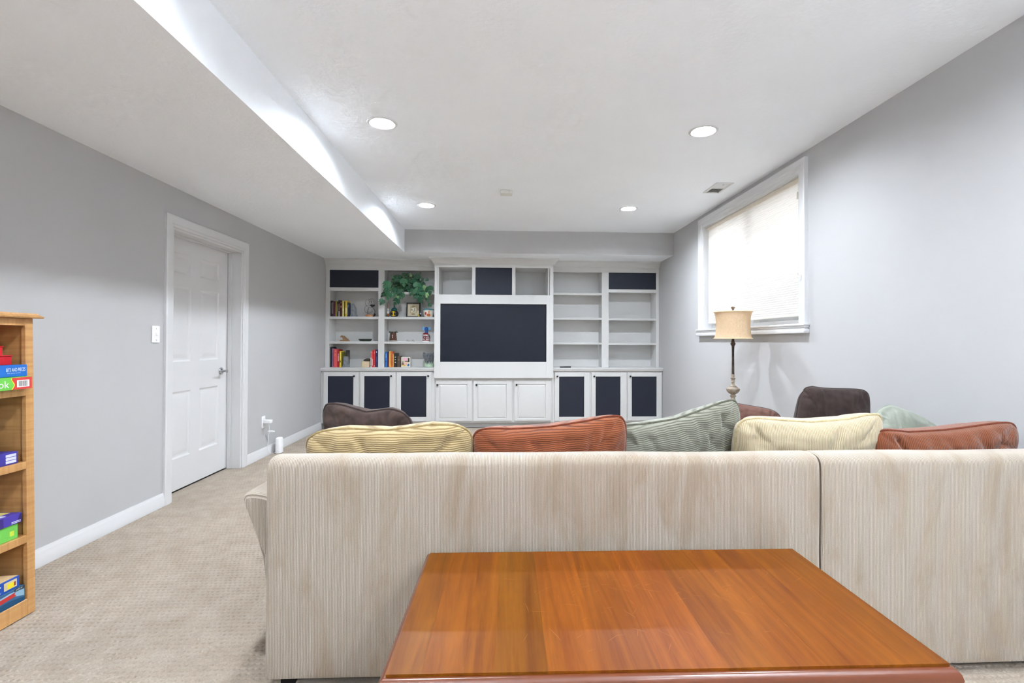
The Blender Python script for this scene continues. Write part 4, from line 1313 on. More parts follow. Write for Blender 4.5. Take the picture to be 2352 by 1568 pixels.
game('puzzle_box', 'blue puzzle box lettered BITS AND PIECES in the bookcase', 0.008, -0.038, 0.44, 1.0438, 1.0948, (30, 104, 190),
     prints=(('text', 'lettering', 'BITS AND PIECES', -0.092, 0.0225, 0.02, Wt, 0.0006, 1.0, 0.083, 0.0150),
             ('text', 'lettering', '500 piece puzzle', -0.088, 0.0125, 0.01, (200, 216, 236), 0.0006, 1.0, 0.058, 0.0058),
             ('text', 'lettering', '8', -0.141, 0.014, 0.022, Wt, 0.0006, 1.0, 0.014, 0.026)))
wave = [(-0.082 + 0.006 * math.sin(k / 12 * 2 * PI - 0.9), 0.0005 + 0.0505 * k / 12) for k in range(13)]
bars = [('rect', 'barcode_bar', -0.0595 + 0.0028 * k, -0.0595 + 0.0028 * k + (0.0009, 0.0017, 0.0012)[k % 3], 0.0125, 0.036, (70, 70, 76), 0.0010) for k in range(14)]
game('game_box', 'green and red game box with a barcode, sticking out of its shelf', 0.027, -0.038, 0.46, 0.9896, 1.0432, (106, 190, 74),
     prints=[('poly', 'red_end_print', [(0.0, 0.0005)] + wave + [(0.0, 0.051)], (206, 62, 58), 0.0003),
             ('poly', 'yellow_wave_print', wave + [(y - 0.0034, z) for y, z in wave[::-1]], (244, 214, 60), 0.0005),
             ('rect', 'barcode_label', -0.0665, -0.0120, 0.0095, 0.0395, (236, 232, 228), 0.0007)] + bars +
            [('text', 'lettering', 'ook', -0.168, 0.0105, 0.036, (240, 246, 238), 0.0006, 1.0, 0.068, 0.029),
             ('text', 'lettering', '* * *', -0.165, 0.040, 0.012, (226, 244, 214), 0.0006, 1.0, 0.022, 0.004)])
game('game_box', 'sky blue game box on top of an indigo box', -0.030, -0.122, 0.32, 0.7216, 0.786, (96, 170, 206))
game('game_box', 'indigo game box with three pale label strips under the sky blue box', -0.012, -0.062, 0.42, 0.6696, 0.7216, (60, 56, 150),
     prints=[('rect', 'label_strip', -0.052, -0.0070, a, a + 0.0110, (206, 208, 226)) for a in (0.0060, 0.0195, 0.0330)] +
            [('rect', 'print_line', -0.140, -0.086, 0.007, 0.0088, (190, 190, 226)), ('rect', 'print_line', -0.140, -0.104, 0.0125, 0.0138, (190, 190, 226)), ('rect', 'print_line', -0.140, -0.092, 0.0185, 0.0203, (190, 190, 226))])
game('game_box', 'green game box with an R in brown under the violet box', -0.014, -0.062, 0.40, 0.3476, 0.4116, (112, 196, 84),
     prints=[('text', 'lettering', 'R', -0.124, 0.025, 0.028, (150, 62, 40), 0.0006, 1.0, 0.022, 0.022), ('rect', 'yellow_badge_print', -0.036, -0.017, 0.016, 0.037, (196, 214, 70)),
             ('rect', 'print_line', -0.140, -0.100, 0.0155, 0.0180, (206, 236, 196)), ('rect', 'print_line', -0.140, -0.103, 0.009, 0.0112, (206, 236, 196))])
game('game_box', 'violet game box with a white lettered lid above the green box', -0.008, -0.050, 0.44, 0.4116, 0.4536, (72, 58, 158),
     prints=[('poly', 'dark_violet_print', [(-0.080, 0.0004), (-0.080, 0.040), (-0.16, 0.040), (-0.16, 0.0004)], (58, 40, 118)),  # darker violet field printed on the box front
             ('poly', 'dark_corner_print', [(-0.0245, 0.0004), (-0.0006, 0.0004), (-0.0006, 0.040), (-0.006, 0.040)], (48, 34, 96)),
             ('text', 'lettering', 'Z', -0.140, 0.010, 0.024, (214, 230, 210), 0.0006, 1.0, 0.022, 0.022),
             ('rect', 'print_line', -0.046, -0.006, 0.0095, 0.0125, (206, 206, 236), 0.0006), ('rect', 'print_line', -0.046, -0.006, 0.0040, 0.0068, (206, 206, 236), 0.0006),
             ('top', 'white_lettering_print', [(-0.05, -0.24), (-0.012, -0.24), (-0.010, -0.12), (-0.03, -0.10), (-0.05, -0.13)], (226, 230, 236)),
             ('top', 'white_lettering_print', [(-0.055, -0.10), (-0.02, -0.09), (-0.012, -0.055), (-0.05, -0.05)], (226, 230, 236)),
             ('top', 'yellow_lid_print', [(-0.08, -0.06), (-0.045, -0.045), (-0.04, -0.008), (-0.09, -0.006)], (224, 212, 120))])
game('game_box', 'deep sea game box with a red banner on the lowest shelf', -0.004, -0.044, 0.46, 0.0706, 0.1372, (52, 96, 132),
     prints=[('poly', 'pale_water_print', [(-0.17, 0.030), (-0.06, 0.040), (-0.004, 0.022), (-0.004, 0.050), (-0.06, 0.058), (-0.17, 0.050)], (140, 178, 200)),
             ('poly', 'deep_water_print', [(-0.17, 0.001), (-0.001, 0.001), (-0.001, 0.016), (-0.07, 0.026), (-0.17, 0.020)], (22, 74, 110)),
             ('poly', 'red_banner_print', [(-0.17, 0.024), (-0.038, 0.036), (-0.046, 0.045), (-0.042, 0.053), (-0.17, 0.043)], (190, 52, 48), 0.0006),
             ('poly', 'red_banner_print', [(-0.17, 0.004), (-0.128, 0.004), (-0.130, 0.017), (-0.17, 0.018)], (190, 52, 48), 0.0006),
             ('rect', 'dark_edge_print', -0.046, -0.0015, 0.053, 0.066, (44, 56, 66)), ('text', 'lettering', 'AGES 8+', -0.041, 0.0570, 0.0075, Wt, 0.0006, 1.0, 0.030, 0.0058)])
game('game_box', 'royal blue game box with white lettering and a yellow picture, lowest pile', -0.010, -0.062, 0.42, 0.1372, 0.1862, (34, 76, 164),
     prints=[('text', 'lettering', 'our', -0.134, 0.0145, 0.030, Wt, 0.0006, 1.0, 0.056, 0.021), ('rect', 'print_line', -0.150, -0.079, 0.0065, 0.0086, (206, 214, 232)),
             ('rect', 'picture_print', -0.066, -0.011, 0.008, 0.041, (206, 190, 150)), ('rect', 'yellow_picture_print', -0.052, -0.024, 0.011, 0.032, (226, 206, 40), 0.0007),
             ('rect', 'red_picture_print', -0.024, -0.016, 0.014, 0.031, (150, 52, 40), 0.0007),
             ('top', 'tan_lid_print', [(-0.12, -0.30), (-0.004, -0.30), (-0.004, -0.002), (-0.10, -0.002)], (216, 186, 140)),
             ('top', 'red_lid_print', [(-0.27, -0.30), (-0.12, -0.30), (-0.11, -0.06), (-0.27, -0.04)], (164, 40, 30))])

# ================================================================ THINGS ON THE BUILT-IN SHELVES
S1 = 1.548      # book and ivy-bowl shelf
S2 = 1.200      # ornament shelf
S3 = CTZ1       # worktop
M_PAGE = flat((232, 226, 210), 0.8)
def book(label, x0, x1, z0, z1, rgb, yf=7.050, dp=0.155, marks=(), tilt=0.0, group='books on the built-in shelves'):
    cx = (x0 + x1) / 2
    t = thing('book', label, 'book', (cx, yf + dp / 2, z0), group=group)
    g = 0.0006
    w = max(0.004, x1 - x0 - 2 * g)
    a, b = cx - w / 2, cx + w / 2
    cv = min(0.0022, w * 0.15)
    c = MB()
    # rounded spine and two boards
    sp_ = [(a, yf + 0.008), (a + w * 0.08, yf + 0.002), (a + w * 0.3, yf), (b - w * 0.3, yf), (b - w * 0.08, yf + 0.002), (b, yf + 0.008), (b, yf + dp), (b - cv, yf + dp), (b - cv, yf + 0.010), (a + cv, yf + 0.010), (a + cv, yf + dp), (a, yf + dp)]
    c.prism(sp_, 'z', z0, z1)
    obj('cover', c, flat(rgb, 0.45), t)
    obj('pages', MB().box(a + cv, b - cv, yf + 0.010, yf + dp - 0.004, z0 + 0.003, z1 - 0.004), M_PAGE, t)
    for (fa, fb, wa, wb, col) in marks:   # printed bands: fraction of height, fraction of width
        obj('spine_print', MB().box(a + w * (0.3 if wa is None else max(wa, 0.28)), a + w * (0.7 if wb is None else min(wb, 0.72)), yf - 0.0004, yf, z0 + (z1 - z0) * fa, z0 + (z1 - z0) * fb), flat(col, 0.5), t)
    return t
GOLD = (206, 176, 96)
B = S1
book('black hardback at the wall end of the upper book row', -2.386, -2.3645, B, B + 0.224, (34, 36, 40), marks=((0.2, 0.85, None, None, (88, 92, 100)),))
book('dark plum book with a pale spine line in the upper row', -2.364, -2.346, B, B + 0.219, (74, 40, 58), marks=((0.18, 0.92, None, None, (206, 180, 170)),))
book('maroon and violet book, third in the upper row', -2.3455, -2.323, B, B + 0.212, (92, 44, 62), marks=((0.05, 0.2, None, None, (84, 58, 120)),))
book('olive gold book in the upper row', -2.3225, -2.300, B, B + 0.219, (158, 138, 62))
book('dark olive book with white flecks on its spine, upper row', -2.2995, -2.2825, B, B + 0.215, (60, 58, 36), marks=((0.3, 0.8, None, None, (150, 146, 128)),))
book('black and white book with a pink spine title, upper row', -2.282, -2.2565, B, B + 0.231, (44, 38, 38), marks=((0.0, 0.34, 0.2, 0.8, (214, 216, 222)), (0.4, 0.78, None, None, (178, 110, 96))))
book('dark red brown book with two light marks, upper row', -2.256, -2.229, B, B + 0.228, (86, 34, 26), marks=((0.55, 0.68, None, None, (206, 150, 140)), (0.82, 0.92, None, None, (178, 130, 120))))
book('pale yellow book in the middle of the upper row', -2.2285, -2.200, B, B + 0.221, (216, 206, 124), marks=((0.35, 0.5, None, None, (226, 226, 200)), (0.1, 0.3, None, None, (206, 214, 170))))
book('thin dark brown book between two yellow books', -2.1995, -2.189, B, B + 0.209, (72, 52, 24))
book('bright yellow book with white lettering, upper row', -2.1885, -2.159, B, B + 0.226, (220, 190, 66), marks=((0.2, 0.55, 0.3, 0.7, (240, 234, 200)),))
book('thin green and white book beside the bright yellow one', -2.1585, -2.146, B, B + 0.200, (70, 76, 58), marks=((0.1, 0.8, None, None, (196, 200, 196)),))
book('navy black book leaning on the column bookend', -2.1455, -2.126, B, B + 0.176, (34, 38, 56), marks=((0.75, 0.95, None, None, (106, 120, 168)),))
M_GREYST = suede('grey_cast_stone', (150, 154, 160), (116, 120, 126), 30, 0.8)
def stone_bookend(label, x0, x1, z0, h, style):
    cx = (x0 + x1) / 2
    y0, y1 = 7.070, 7.165
    t = thing('bookend', label, 'bookend', (cx, 7.117, z0))
    w = x1 - x0
    if style == 'column':
        obj('plinth', MB().box(x0, x1, y0 - 0.004, y1, z0, z0 + 0.016, 0.002).box(x0 + 0.003, x1 - 0.004, y0, y1, z0 + 0.016, z0 + 0.034, 0.003), M_GREYST, t)
        sh_ = MB().prism([(x0 + 0.006, z0 + 0.034), (x1 - 0.012, z0 + 0.034), (x1 - 0.018, z0 + 0.125), (x0 + 0.036, z0 + h), (x0 + 0.008, z0 + h)], 'y', y0 + 0.006, y1)
        obj('slanted_shaft', sh_, M_GREYST, t)
        obj('column_face', MB().box(x0 + 0.012, x0 + 0.036, y0 + 0.001, y0 + 0.008, z0 + 0.034, z0 + h - 0.045, 0.002), M_GREYST, t)
    else:
        obj('plinth', MB().box(x0, x1, y0 - 0.004, y1, z0, z0 + 0.016, 0.003).box(x0 + 0.004, x1 - 0.004, y0, y1, z0 + 0.016, z0 + 0.030, 0.003), M_GREYST, t)
        tw = MB().prism([(x0 + 0.008, z0 + 0.030), (x1 - 0.010, z0 + 0.030), (x1 - 0.018, z0 + 0.060), (x1 - 0.022, z0 + 0.148), (x0 + 0.012, z0 + 0.148), (x0 + 0.010, z0 + 0.06)], 'y', y0 + 0.006, y1 - 0.006)
        obj('tapered_tower', tw, M_GREYST, t)
        obj('tower_face', MB().box(x0 + 0.018, x0 + 0.044, y0 + 0.001, y0 + 0.008, z0 + 0.036, z0 + 0.132, 0.003), M_GREYST, t)
    return t
stone_bookend('grey stone column bookend on the upper book shelf', -2.1255, -2.043, S1, 0.190, 'column')

# wire sculpture with a silver ball
t = thing('wire_sculpture', 'wire hoop sculpture with a silver ball on a round wooden base', 'ornament', (-1.868, 7.13, S1))
M_SILV = paint('polished_silver', (206, 206, 208), 0.15, 0.02, metal=1.0)
M_WIRE = flat((92, 84, 80), 0.4)
M_BLK = flat((24, 23, 24), 0.5)
obj('round_base', MB().lathe([(0.054, S1), (0.057, S1 + 0.006), (0.057, S1 + 0.028), (0.053, S1 + 0.033), (0.001, S1 + 0.033)], (-1.868, 7.13, 0), 32), wood('beech_disc', (196, 140, 96), (168, 112, 70), 0, 1, 0.5, 0.4), t)
obj('stem', MB().tube([(-1.897, 7.12, S1 + 0.033), (-1.886, 7.12, S1 + 0.085), (-1.874, 7.12, S1 + 0.150)], 0.0024, 8), M_WIRE, t)
def hoop(c, r, nrm, thick=0.0020):
    nv = Vector(nrm).normalized()
    a = nv.orthogonal().normalized(); b = nv.cross(a)
    return [Vector(c) + (a * math.cos(2 * PI * k / 36) + b * math.sin(2 * PI * k / 36)) * r for k in range(36)]
for c, r, nrm in (((-1.862, 7.12, S1 + 0.195), 0.062, (0.45, -1, 0.35)), ((-1.842, 7.12, S1 + 0.222), 0.046, (-0.2, -1, 0.5)), ((-1.880, 7.12, S1 + 0.110), 0.058, (0.8, -1, -0.1)), ((-1.862, 7.13, S1 + 0.08), 0.036, (0.1, -1, 0.0))):
    obj('wire_hoop', MB().tube(hoop(c, r, nrm), 0.0019, 6, closed=True), M_WIRE, t)
obj('silver_ball', MB().ball((-1.850, 7.12, S1 + 0.212), (0.024, 0.024, 0.021)), M_SILV, t)
obj('black_wing', MB().prism([(-1.856, S1 + 0.165), (-1.838, S1 + 0.180), (-1.800, S1 + 0.176), (-1.784, S1 + 0.160), (-1.808, S1 + 0.150), (-1.826, S1 + 0.135), (-1.838, S1 + 0.150)], 'y', 7.112, 7.128), M_BLK, t)
obj('black_foot', MB().prism([(-1.811, S1 + 0.0), (-1.800, S1 + 0.048), (-1.780, S1 + 0.048), (-1.784, S1 + 0.030), (-1.802, S1)], 'y', 7.105, 7.135), M_BLK, t)
obj('jointed_arm', MB().tube([(-1.822, 7.12, S1 + 0.140), (-1.803, 7.12, S1 + 0.115), (-1.788, 7.12, S1 + 0.085), (-1.792, 7.12, S1 + 0.046)], 0.004, 8), M_WIRE, t)

# black ball vase with a yellow motif
def vase_mat():
    return flat((44, 38, 38), 0.35)
t = thing('lidded_jar', 'round black jar with a yellow motif and a teal lid', 'jar', (-1.519, 7.14, S1))
vx, vy = -1.519, 7.135
obj('jar_body', MB().lathe([(0.036, S1), (0.050, S1 + 0.012), (0.061, S1 + 0.040), (0.060, S1 + 0.062), (0.048, S1 + 0.086), (0.038, S1 + 0.094), (0.001, S1 + 0.094)], (vx, vy, 0), 32), vase_mat(), t)
obj('jar_lid', MB().lathe([(0.043, S1 + 0.0945), (0.044, S1 + 0.104), (0.040, S1 + 0.118), (0.024, S1 + 0.134), (0.006, S1 + 0.142)], (vx, vy, 0), 28), flat((30, 100, 104), 0.35), t)
obj('lid_finial', MB().lathe([(0.007, S1 + 0.140), (0.010, S1 + 0.150), (0.005, S1 + 0.176), (0.001, S1 + 0.205)], (vx, vy, 0), 14), flat((46, 74, 74), 0.4), t)
ym = flat((226, 192, 40), 0.45)
yy = vy - 0.0645
mo = MB()
mo.prism([(vx - 0.007, S1 + 0.012), (vx + 0.007, S1 + 0.012), (vx + 0.007, S1 + 0.080), (vx, S1 + 0.086), (vx - 0.007, S1 + 0.080)], 'y', yy, yy + 0.03)
for zz, s in ((0.020, 1), (0.074, -1)):
    mo.tube([(vx - 0.030, yy + 0.008, S1 + zz + 0.006 * s), (vx - 0.016, yy + 0.004, S1 + zz), (vx, yy + 0.003, S1 + zz + 0.003 * s), (vx + 0.016, yy + 0.004, S1 + zz), (vx + 0.030, yy + 0.008, S1 + zz + 0.006 * s)], [0.003, 0.0055, 0.006, 0.0055, 0.003], 8)
obj('yellow_motif', mo, ym, t)
# small figurine at the divider
t = thing('figurine', 'small white and rust figurine between the divider and the black jar', 'figurine', (-1.603, 7.12, S1))
obj('figure_body', MB().lathe([(0.020, S1), (0.021, S1 + 0.01), (0.016, S1 + 0.04), (0.010, S1 + 0.05), (0.001, S1 + 0.052)], (-1.603, 7.12, 0), 18), flat((70, 52, 48), 0.6), t)
obj('rust_skirt', MB().ball((-1.600, 7.108, S1 + 0.030), (0.014, 0.012, 0.016)), flat((176, 96, 52), 0.5), t)
obj('white_shawl', MB().ball((-1.602, 7.112, S1 + 0.066), (0.016, 0.014, 0.022)), flat((226, 222, 218), 0.6), t)
obj('figure_head', MB().ball((-1.601, 7.115, S1 + 0.104), (0.014, 0.014, 0.017)), flat((196, 200, 208), 0.6), t)
obj('feather', MB().prism([(-1.606, S1 + 0.118), (-1.594, S1 + 0.118), (-1.586, S1 + 0.160), (-1.592, S1 + 0.200), (-1.606, S1 + 0.165)], 'y', 7.113, 7.118), flat((156, 132, 116), 0.7), t)

# framed calligraphy
t = thing('picture_frame', 'black framed calligraphy print leaning on the shelf under the ivy', 'picture frame', (-1.251, 7.15, S1), (-0.10, 0, 0), world=False)
fm = MB()
fw, fh, bw = 0.198, 0.212, 0.015
for a, b, c, d in ((-fw / 2, -fw / 2 + bw, 0, fh), (fw / 2 - bw, fw / 2, 0, fh), (-fw / 2 + bw, fw / 2 - bw, 0, bw), (-fw / 2 + bw, fw / 2 - bw, fh - bw, fh)):
    fm.box(a, b, -0.012, 0.004, c, d, 0.0012)
obj('frame', fm, M_BLK, t)
obj('mat_board', MB().box(-fw / 2 + bw, fw / 2 - bw, -0.002, 0.002, bw, fh - bw), flat((206, 196, 172), 0.7), t)
obj('print_paper', MB().box(-0.050, 0.050, -0.003, -0.0019, 0.062, 0.165), flat((186, 170, 134), 0.7), t)
obj('print_center', MB().box(-0.036, 0.036, -0.0036, -0.0029, 0.072, 0.142), flat((222, 214, 192), 0.7), t)
obj('red_seal_print', MB().box(-0.026, 0.024, -0.0036, -0.0019, 0.040, 0.056), flat((150, 128, 86), 0.7), t)
cg = MB()
for (x0, z0, x1, z1, r) in ((-0.024, 0.128, -0.020, 0.090, 0.0022), (-0.032, 0.116, -0.010, 0.118, 0.002), (-0.022, 0.110, -0.032, 0.098, 0.0018), (-0.020, 0.110, -0.010, 0.100, 0.0018), (0.004, 0.132, 0.026, 0.134, 0.0018), (0.006, 0.122, 0.026, 0.122, 0.0018), (0.015, 0.134, 0.012, 0.100, 0.0022), (0.004, 0.110, 0.028, 0.110, 0.0018), (0.004, 0.098, 0.028, 0.098, 0.002), (-0.004, 0.094, -0.006, 0.078, 0.0024), (0.006, 0.094, 0.006, 0.080, 0.002), (0.016, 0.094, 0.016, 0.080, 0.002), (0.026, 0.094, 0.027, 0.080, 0.002)):
    cg.tube([(x0, -0.0042, z0), ((x0 + x1) / 2 + 0.001, -0.0042, (z0 + z1) / 2), (x1, -0.0042, z1)], [r, r * 1.3, r * 0.6], 6)
for i in range(len(cg.v)):
    p = cg.v[i]; cg.v[i] = (p[0], -0.0042 + (p[1] + 0.0042) * 0.15, p[2])
obj('calligraphy', cg, M_BLK, t, label='black brushed characters')
obj('easel_back', MB().prism([(-0.004, 0.02), (0.004, 0.02), (0.004, 0.16), (-0.004, 0.16)], 'y', 0.004, 0.012), M_BLK, t)

t = thing('bird_figurine', 'tiny gold and black bird figurine in front of the framed print', 'figurine', (-1.158, 7.10, S1))
obj('bird_base', MB().lathe([(0.022, S1), (0.021, S1 + 0.005), (0.001, S1 + 0.006)], (-1.160, 7.095, 0), 18), flat((232, 230, 224), 0.5), t)
obj('gold_bird', MB().ball((-1.168, 7.092, S1 + 0.022), (0.016, 0.012, 0.015)).ball((-1.166, 7.090, S1 + 0.042), 0.008), flat((206, 176, 84), 0.5), t)
obj('black_bird', MB().ball((-1.140, 7.094, S1 + 0.026), (0.012, 0.011, 0.018)), M_BLK, t)
obj('white_head', MB().ball((-1.139, 7.092, S1 + 0.050), (0.009, 0.009, 0.011)), flat((238, 238, 236), 0.5), t)

t = thing('painted_bowl', 'cream painted bowl with a teal rim and rust leaf shapes', 'bowl', (-1.032, 7.125, S1))
bx, by = -1.030, 7.125
obj('bowl_body', MB().lathe([(0.052, S1), (0.060, S1 + 0.006), (0.070, S1 + 0.060), (0.073, S1 + 0.098), (0.072, S1 + 0.112), (0.066, S1 + 0.112), (0.064, S1 + 0.08), (0.05, S1 + 0.02), (0.001, S1 + 0.02)], (bx, by, 0), 40), flat((240, 234, 220), 0.35), t)
obj('teal_rim', MB().lathe([(0.0745, S1 + 0.100), (0.0755, S1 + 0.113), (0.071, S1 + 0.120), (0.062, S1 + 0.116), (0.063, S1 + 0.11)], (bx, by, 0), 40, cap=False), flat((92, 158, 172), 0.35), t)
def decal(cx_, cz, rx, rz, rr, ax, ay, R0):
    """a painted spot laid on a round pot"""
    m = MB()
    pts = []
    n_ = 14
    for k in range(n_):
        q = 2 * PI * k / n_
        dx, dz = rx * math.cos(q), rz * math.sin(q)
        a = math.asin(max(-0.98, min(0.98, (cx_ + dx - ax) / R0)))
        pts.append((ax + R0 * math.sin(a), ay - R0 * math.cos(a), cz + dz))
    a = math.asin(max(-0.98, min(0.98, (cx_ - ax) / R0)))
    pts.append((ax + R0 * math.sin(a) * 1.005, ay - R0 * math.cos(a) * 1.005, cz))
    m.add(pts, [(k, (k + 1) % n_, n_) for k in range(n_)])
    return m
obj('rust_leaf', decal(-1.020, S1 + 0.030, 0.026, 0.022, 0, bx, by, 0.0695), flat((176, 88, 44), 0.4), t)
obj('red_spot', decal(-1.062, S1 + 0.052, 0.013, 0.022, 0, bx, by, 0.0715), flat((206, 70, 54), 0.4), t)
obj('rust_stalk', decal(-1.014, S1 + 0.074, 0.008, 0.020, 0, bx, by, 0.0725), flat((190, 110, 60), 0.4), t)

# ivy
IVY = [(-1.586, 6.935, 1.994, 0.103), (-1.582, 6.938, 1.934, 0.084), (-1.603, 6.95, 1.889, 0.093), (-1.644, 6.97, 1.853, 0.07), (-1.568, 6.941, 1.832, 0.093), (-1.651, 6.944, 1.748, 0.079), (-1.496, 6.947, 1.852, 0.07), (-1.454, 6.944, 1.754, 0.089), (-1.4, 6.949, 1.834, 0.103), (-1.396, 6.977, 1.893, 0.079), (-1.442, 6.973, 1.902, 0.07), (-1.493, 6.972, 1.92, 0.07), (-1.498, 7.106, 2.015, 0.084), (-1.455, 7.033, 2.078, 0.065), (-1.402, 7.047, 2.075, 0.065), (-1.438, 7.085, 2.118, 0.065), (-1.488, 7.098, 2.114, 0.056), (-1.321, 7.113, 2.132, 0.084), (-1.236, 7.116, 2.138, 0.056), (-1.168, 7.02, 2.126, 0.07), (-1.343, 7.083, 2.104, 0.056), (-1.279, 7.091, 2.144, -0.037), (-1.294, 7.071, 2.07, -0.037), (-1.212, 7.031, 2.075, 0.089), (-1.185, 7.067, 2.075, 0.075), (-1.294, 7.021, 2.03, 0.084), (-1.355, 6.977, 2.025, 0.093), (-1.443, 7.114, 2.035, 0.084), (-1.337, 7.076, 1.984, 0.065), (-1.401, 7.046, 1.966, 0.07), (-1.265, 7.119, 2.014, 0.065), (-1.253, 7.079, 1.952, 0.084), (-1.165, 6.975, 1.97, 0.103), (-1.164, 7.112, 2.033, 0.07), (-1.091, 7.071, 2.014, 0.061), (-1.08, 7.06, 1.961, -0.061), (-1.004, 6.987, 1.921, 0.112), (-1.127, 6.946, 1.901, 0.103), (-1.235, 6.952, 1.892, 0.093), (-1.187, 6.973, 1.838, 0.089), (-1.089, 6.942, 1.864, 0.07), (-1.112, 6.942, 1.78, 0.089), (-1.04, 6.981, 1.854, -0.061), (-1.027, 6.989, 1.817, 0.042), (-1.048, 7.01, 1.795, 0.037), (-1.012, 6.987, 1.775, 0.033), (-0.999, 6.995, 1.714, 0.051), (-1.032, 6.984, 2.075, 0.042), (-1.11, 7.1, 2.099, 0.033), (-1.107, 7.048, 2.059, 0.042), (-1.525, 7.077, 2.059, 0.061), (-1.501, 7.119, 2.131, 0.042), (-1.523, 7.022, 2.113, 0.028), (-1.369, 7.017, 2.152, 0.033), (-1.414, 7.037, 2.121, 0.037), (-1.149, 7.102, 2.185, 0.023), (-1.358, 7.084, 2.166, 0.028), (-1.298, 7.038, 2.165, 0.028), (-1.556, 7.05, 1.946, -0.056), (-1.561, 7.031, 1.982, 0.065), (-1.367, 7.065, 1.95, 0.065), (-1.307, 7.015, 1.945, 0.065), (-1.453, 7.094, 1.952, 0.075), (-1.179, 6.976, 1.932, 0.075), (-1.128, 7.125, 1.996, 0.056), (-1.478, 7.098, 2.047, 0.065), (-1.266, 7.125, 2.057, 0.07), (-1.129, 7.012, 1.946, 0.07), (-1.446, 6.952, 1.811, -0.051), (-1.128, 6.979, 1.839, -0.042), (-1.484, 7.103, 2.091, -0.042)]
t = thing('ivy_plant', 'trailing green ivy spilling from a pot on the upper shelf', 'plant', (-1.285, 7.14, 1.900))
obj('pot', MB().lathe([(0.058, 1.9005), (0.062, 1.906), (0.078, 1.995), (0.084, 2.000), (0.084, 2.012), (0.074, 2.012), (0.072, 1.99), (0.001, 1.985)], (-1.285, 7.15, 0), 28), flat((44, 62, 54), 0.5), t)
def leaf_mesh(name, mat, fold):
    out = [(0.0, -0.42), (0.16, -0.50), (0.36, -0.40), (0.50, -0.10), (0.40, 0.02), (0.46, 0.22), (0.24, 0.22), (0.16, 0.36), (0.0, 0.56), (-0.16, 0.36), (-0.24, 0.22), (-0.46, 0.22), (-0.40, 0.02), (-0.50, -0.10), (-0.36, -0.40), (-0.16, -0.50)]
    v = [(x, z, -abs(x) * fold - 0.12 * z * z) for x, z in out] + [(0, -0.05, 0.03), (0, 0.2, 0.02)]
    n_ = len(out)
    f = []
    for k in range(n_):
        k2 = (k + 1) % n_
        c_ = n_ + 1 if out[k][1] > 0.05 and out[k2][1] > 0.05 else n_
        f.append((k, k2, c_))
    f.append((6, n_ + 1, n_)); f.append((10, n_, n_ + 1))
    m = MB().add(v, f)
    return mesh_of(m, name, mat, sharp=60, fix=True)
def leaf_mat(name, rgb, vein):
    g = N(name)
    v = g.coord('Object')
    oi = g.n('ShaderNodeObjectInfo')
    a = g.noise(v, 9, 4)
    col = g.mix(g.ramp(a, [(0.35, 0.0), (0.7, 1.0)]), lin(rgb), lin(vein))
    hs = g.n('ShaderNodeHueSaturation'); g.l(col, hs.inputs['Color']); g.l(g.madd(oi.outputs['Random'], 0.7, 0.65), hs.inputs['Value'])
    return g.fin(hs.outputs[0], 0.5, None, 0.4)
LM = [leaf_mesh('ivy_leaf', leaf_mat('ivy_green', (46, 96, 66), (66, 122, 84)), 0.25), leaf_mesh('ivy_leaf', leaf_mat('ivy_dark_green', (38, 82, 60), (54, 106, 76)), 0.1)]
LP = leaf_mesh('ivy_leaf', leaf_mat('ivy_pale_green', (120, 158, 104), (150, 184, 128)), 0.2)
rn = random.Random(7)
for k, (x, y, z, s) in enumerate(IVY):
    me = LP if s < 0 else LM[k % 2]
    s = abs(s) * 1.28
    dx = x + 1.285
    # leaf tip hangs down and outward, face to the room
    ang = PI + rn.uniform(-0.5, 0.5) - (0.5 if dx < -0.15 else (-0.5 if dx > 0.12 else 0)) * (1 if z > 1.85 else 0.4)
    if z > 2.06: ang = rn.uniform(-1.2, 1.2)
    tl = rn.uniform(-0.45, 0.25); yw = rn.uniform(-0.45, 0.45)
    R = Matrix.Translation((x + 1.285, y - 7.14, z - 1.900)) @ Matrix.Rotation(yw, 4, 'Z') @ Matrix.Rotation(PI / 2 + tl, 4, 'X') @ Matrix.Rotation(ang, 4, 'Z') @ Matrix.Scale(s, 4)
    inst('leaf', me, t, R)
M_STEM = flat((70, 92, 56), 0.7)
ends = [i for i in IVY if abs(i[0] + 1.285) > 0.1 or i[2] > 2.05 or i[2] < 1.85]
for k, (x, y, z, s) in enumerate(ends[::2]):
    a = Vector((-1.285 + rn.uniform(-0.04, 0.04), 7.14, 1.99)); b = Vector((x, y + 0.012, z))
    m1 = a.lerp(b, 0.35) + Vector((0, -0.03, 0.07)); m2 = a.lerp(b, 0.75) + Vector((0, -0.02, 0.04))
    obj('stem', MB().tube([a, a.lerp(m1, 0.6) + Vector((0, 0, 0.015)), m1, m1.lerp(m2, 0.5) + Vector((0, 0, 0.01)), m2, b], 0.0022, 5), M_STEM, t)

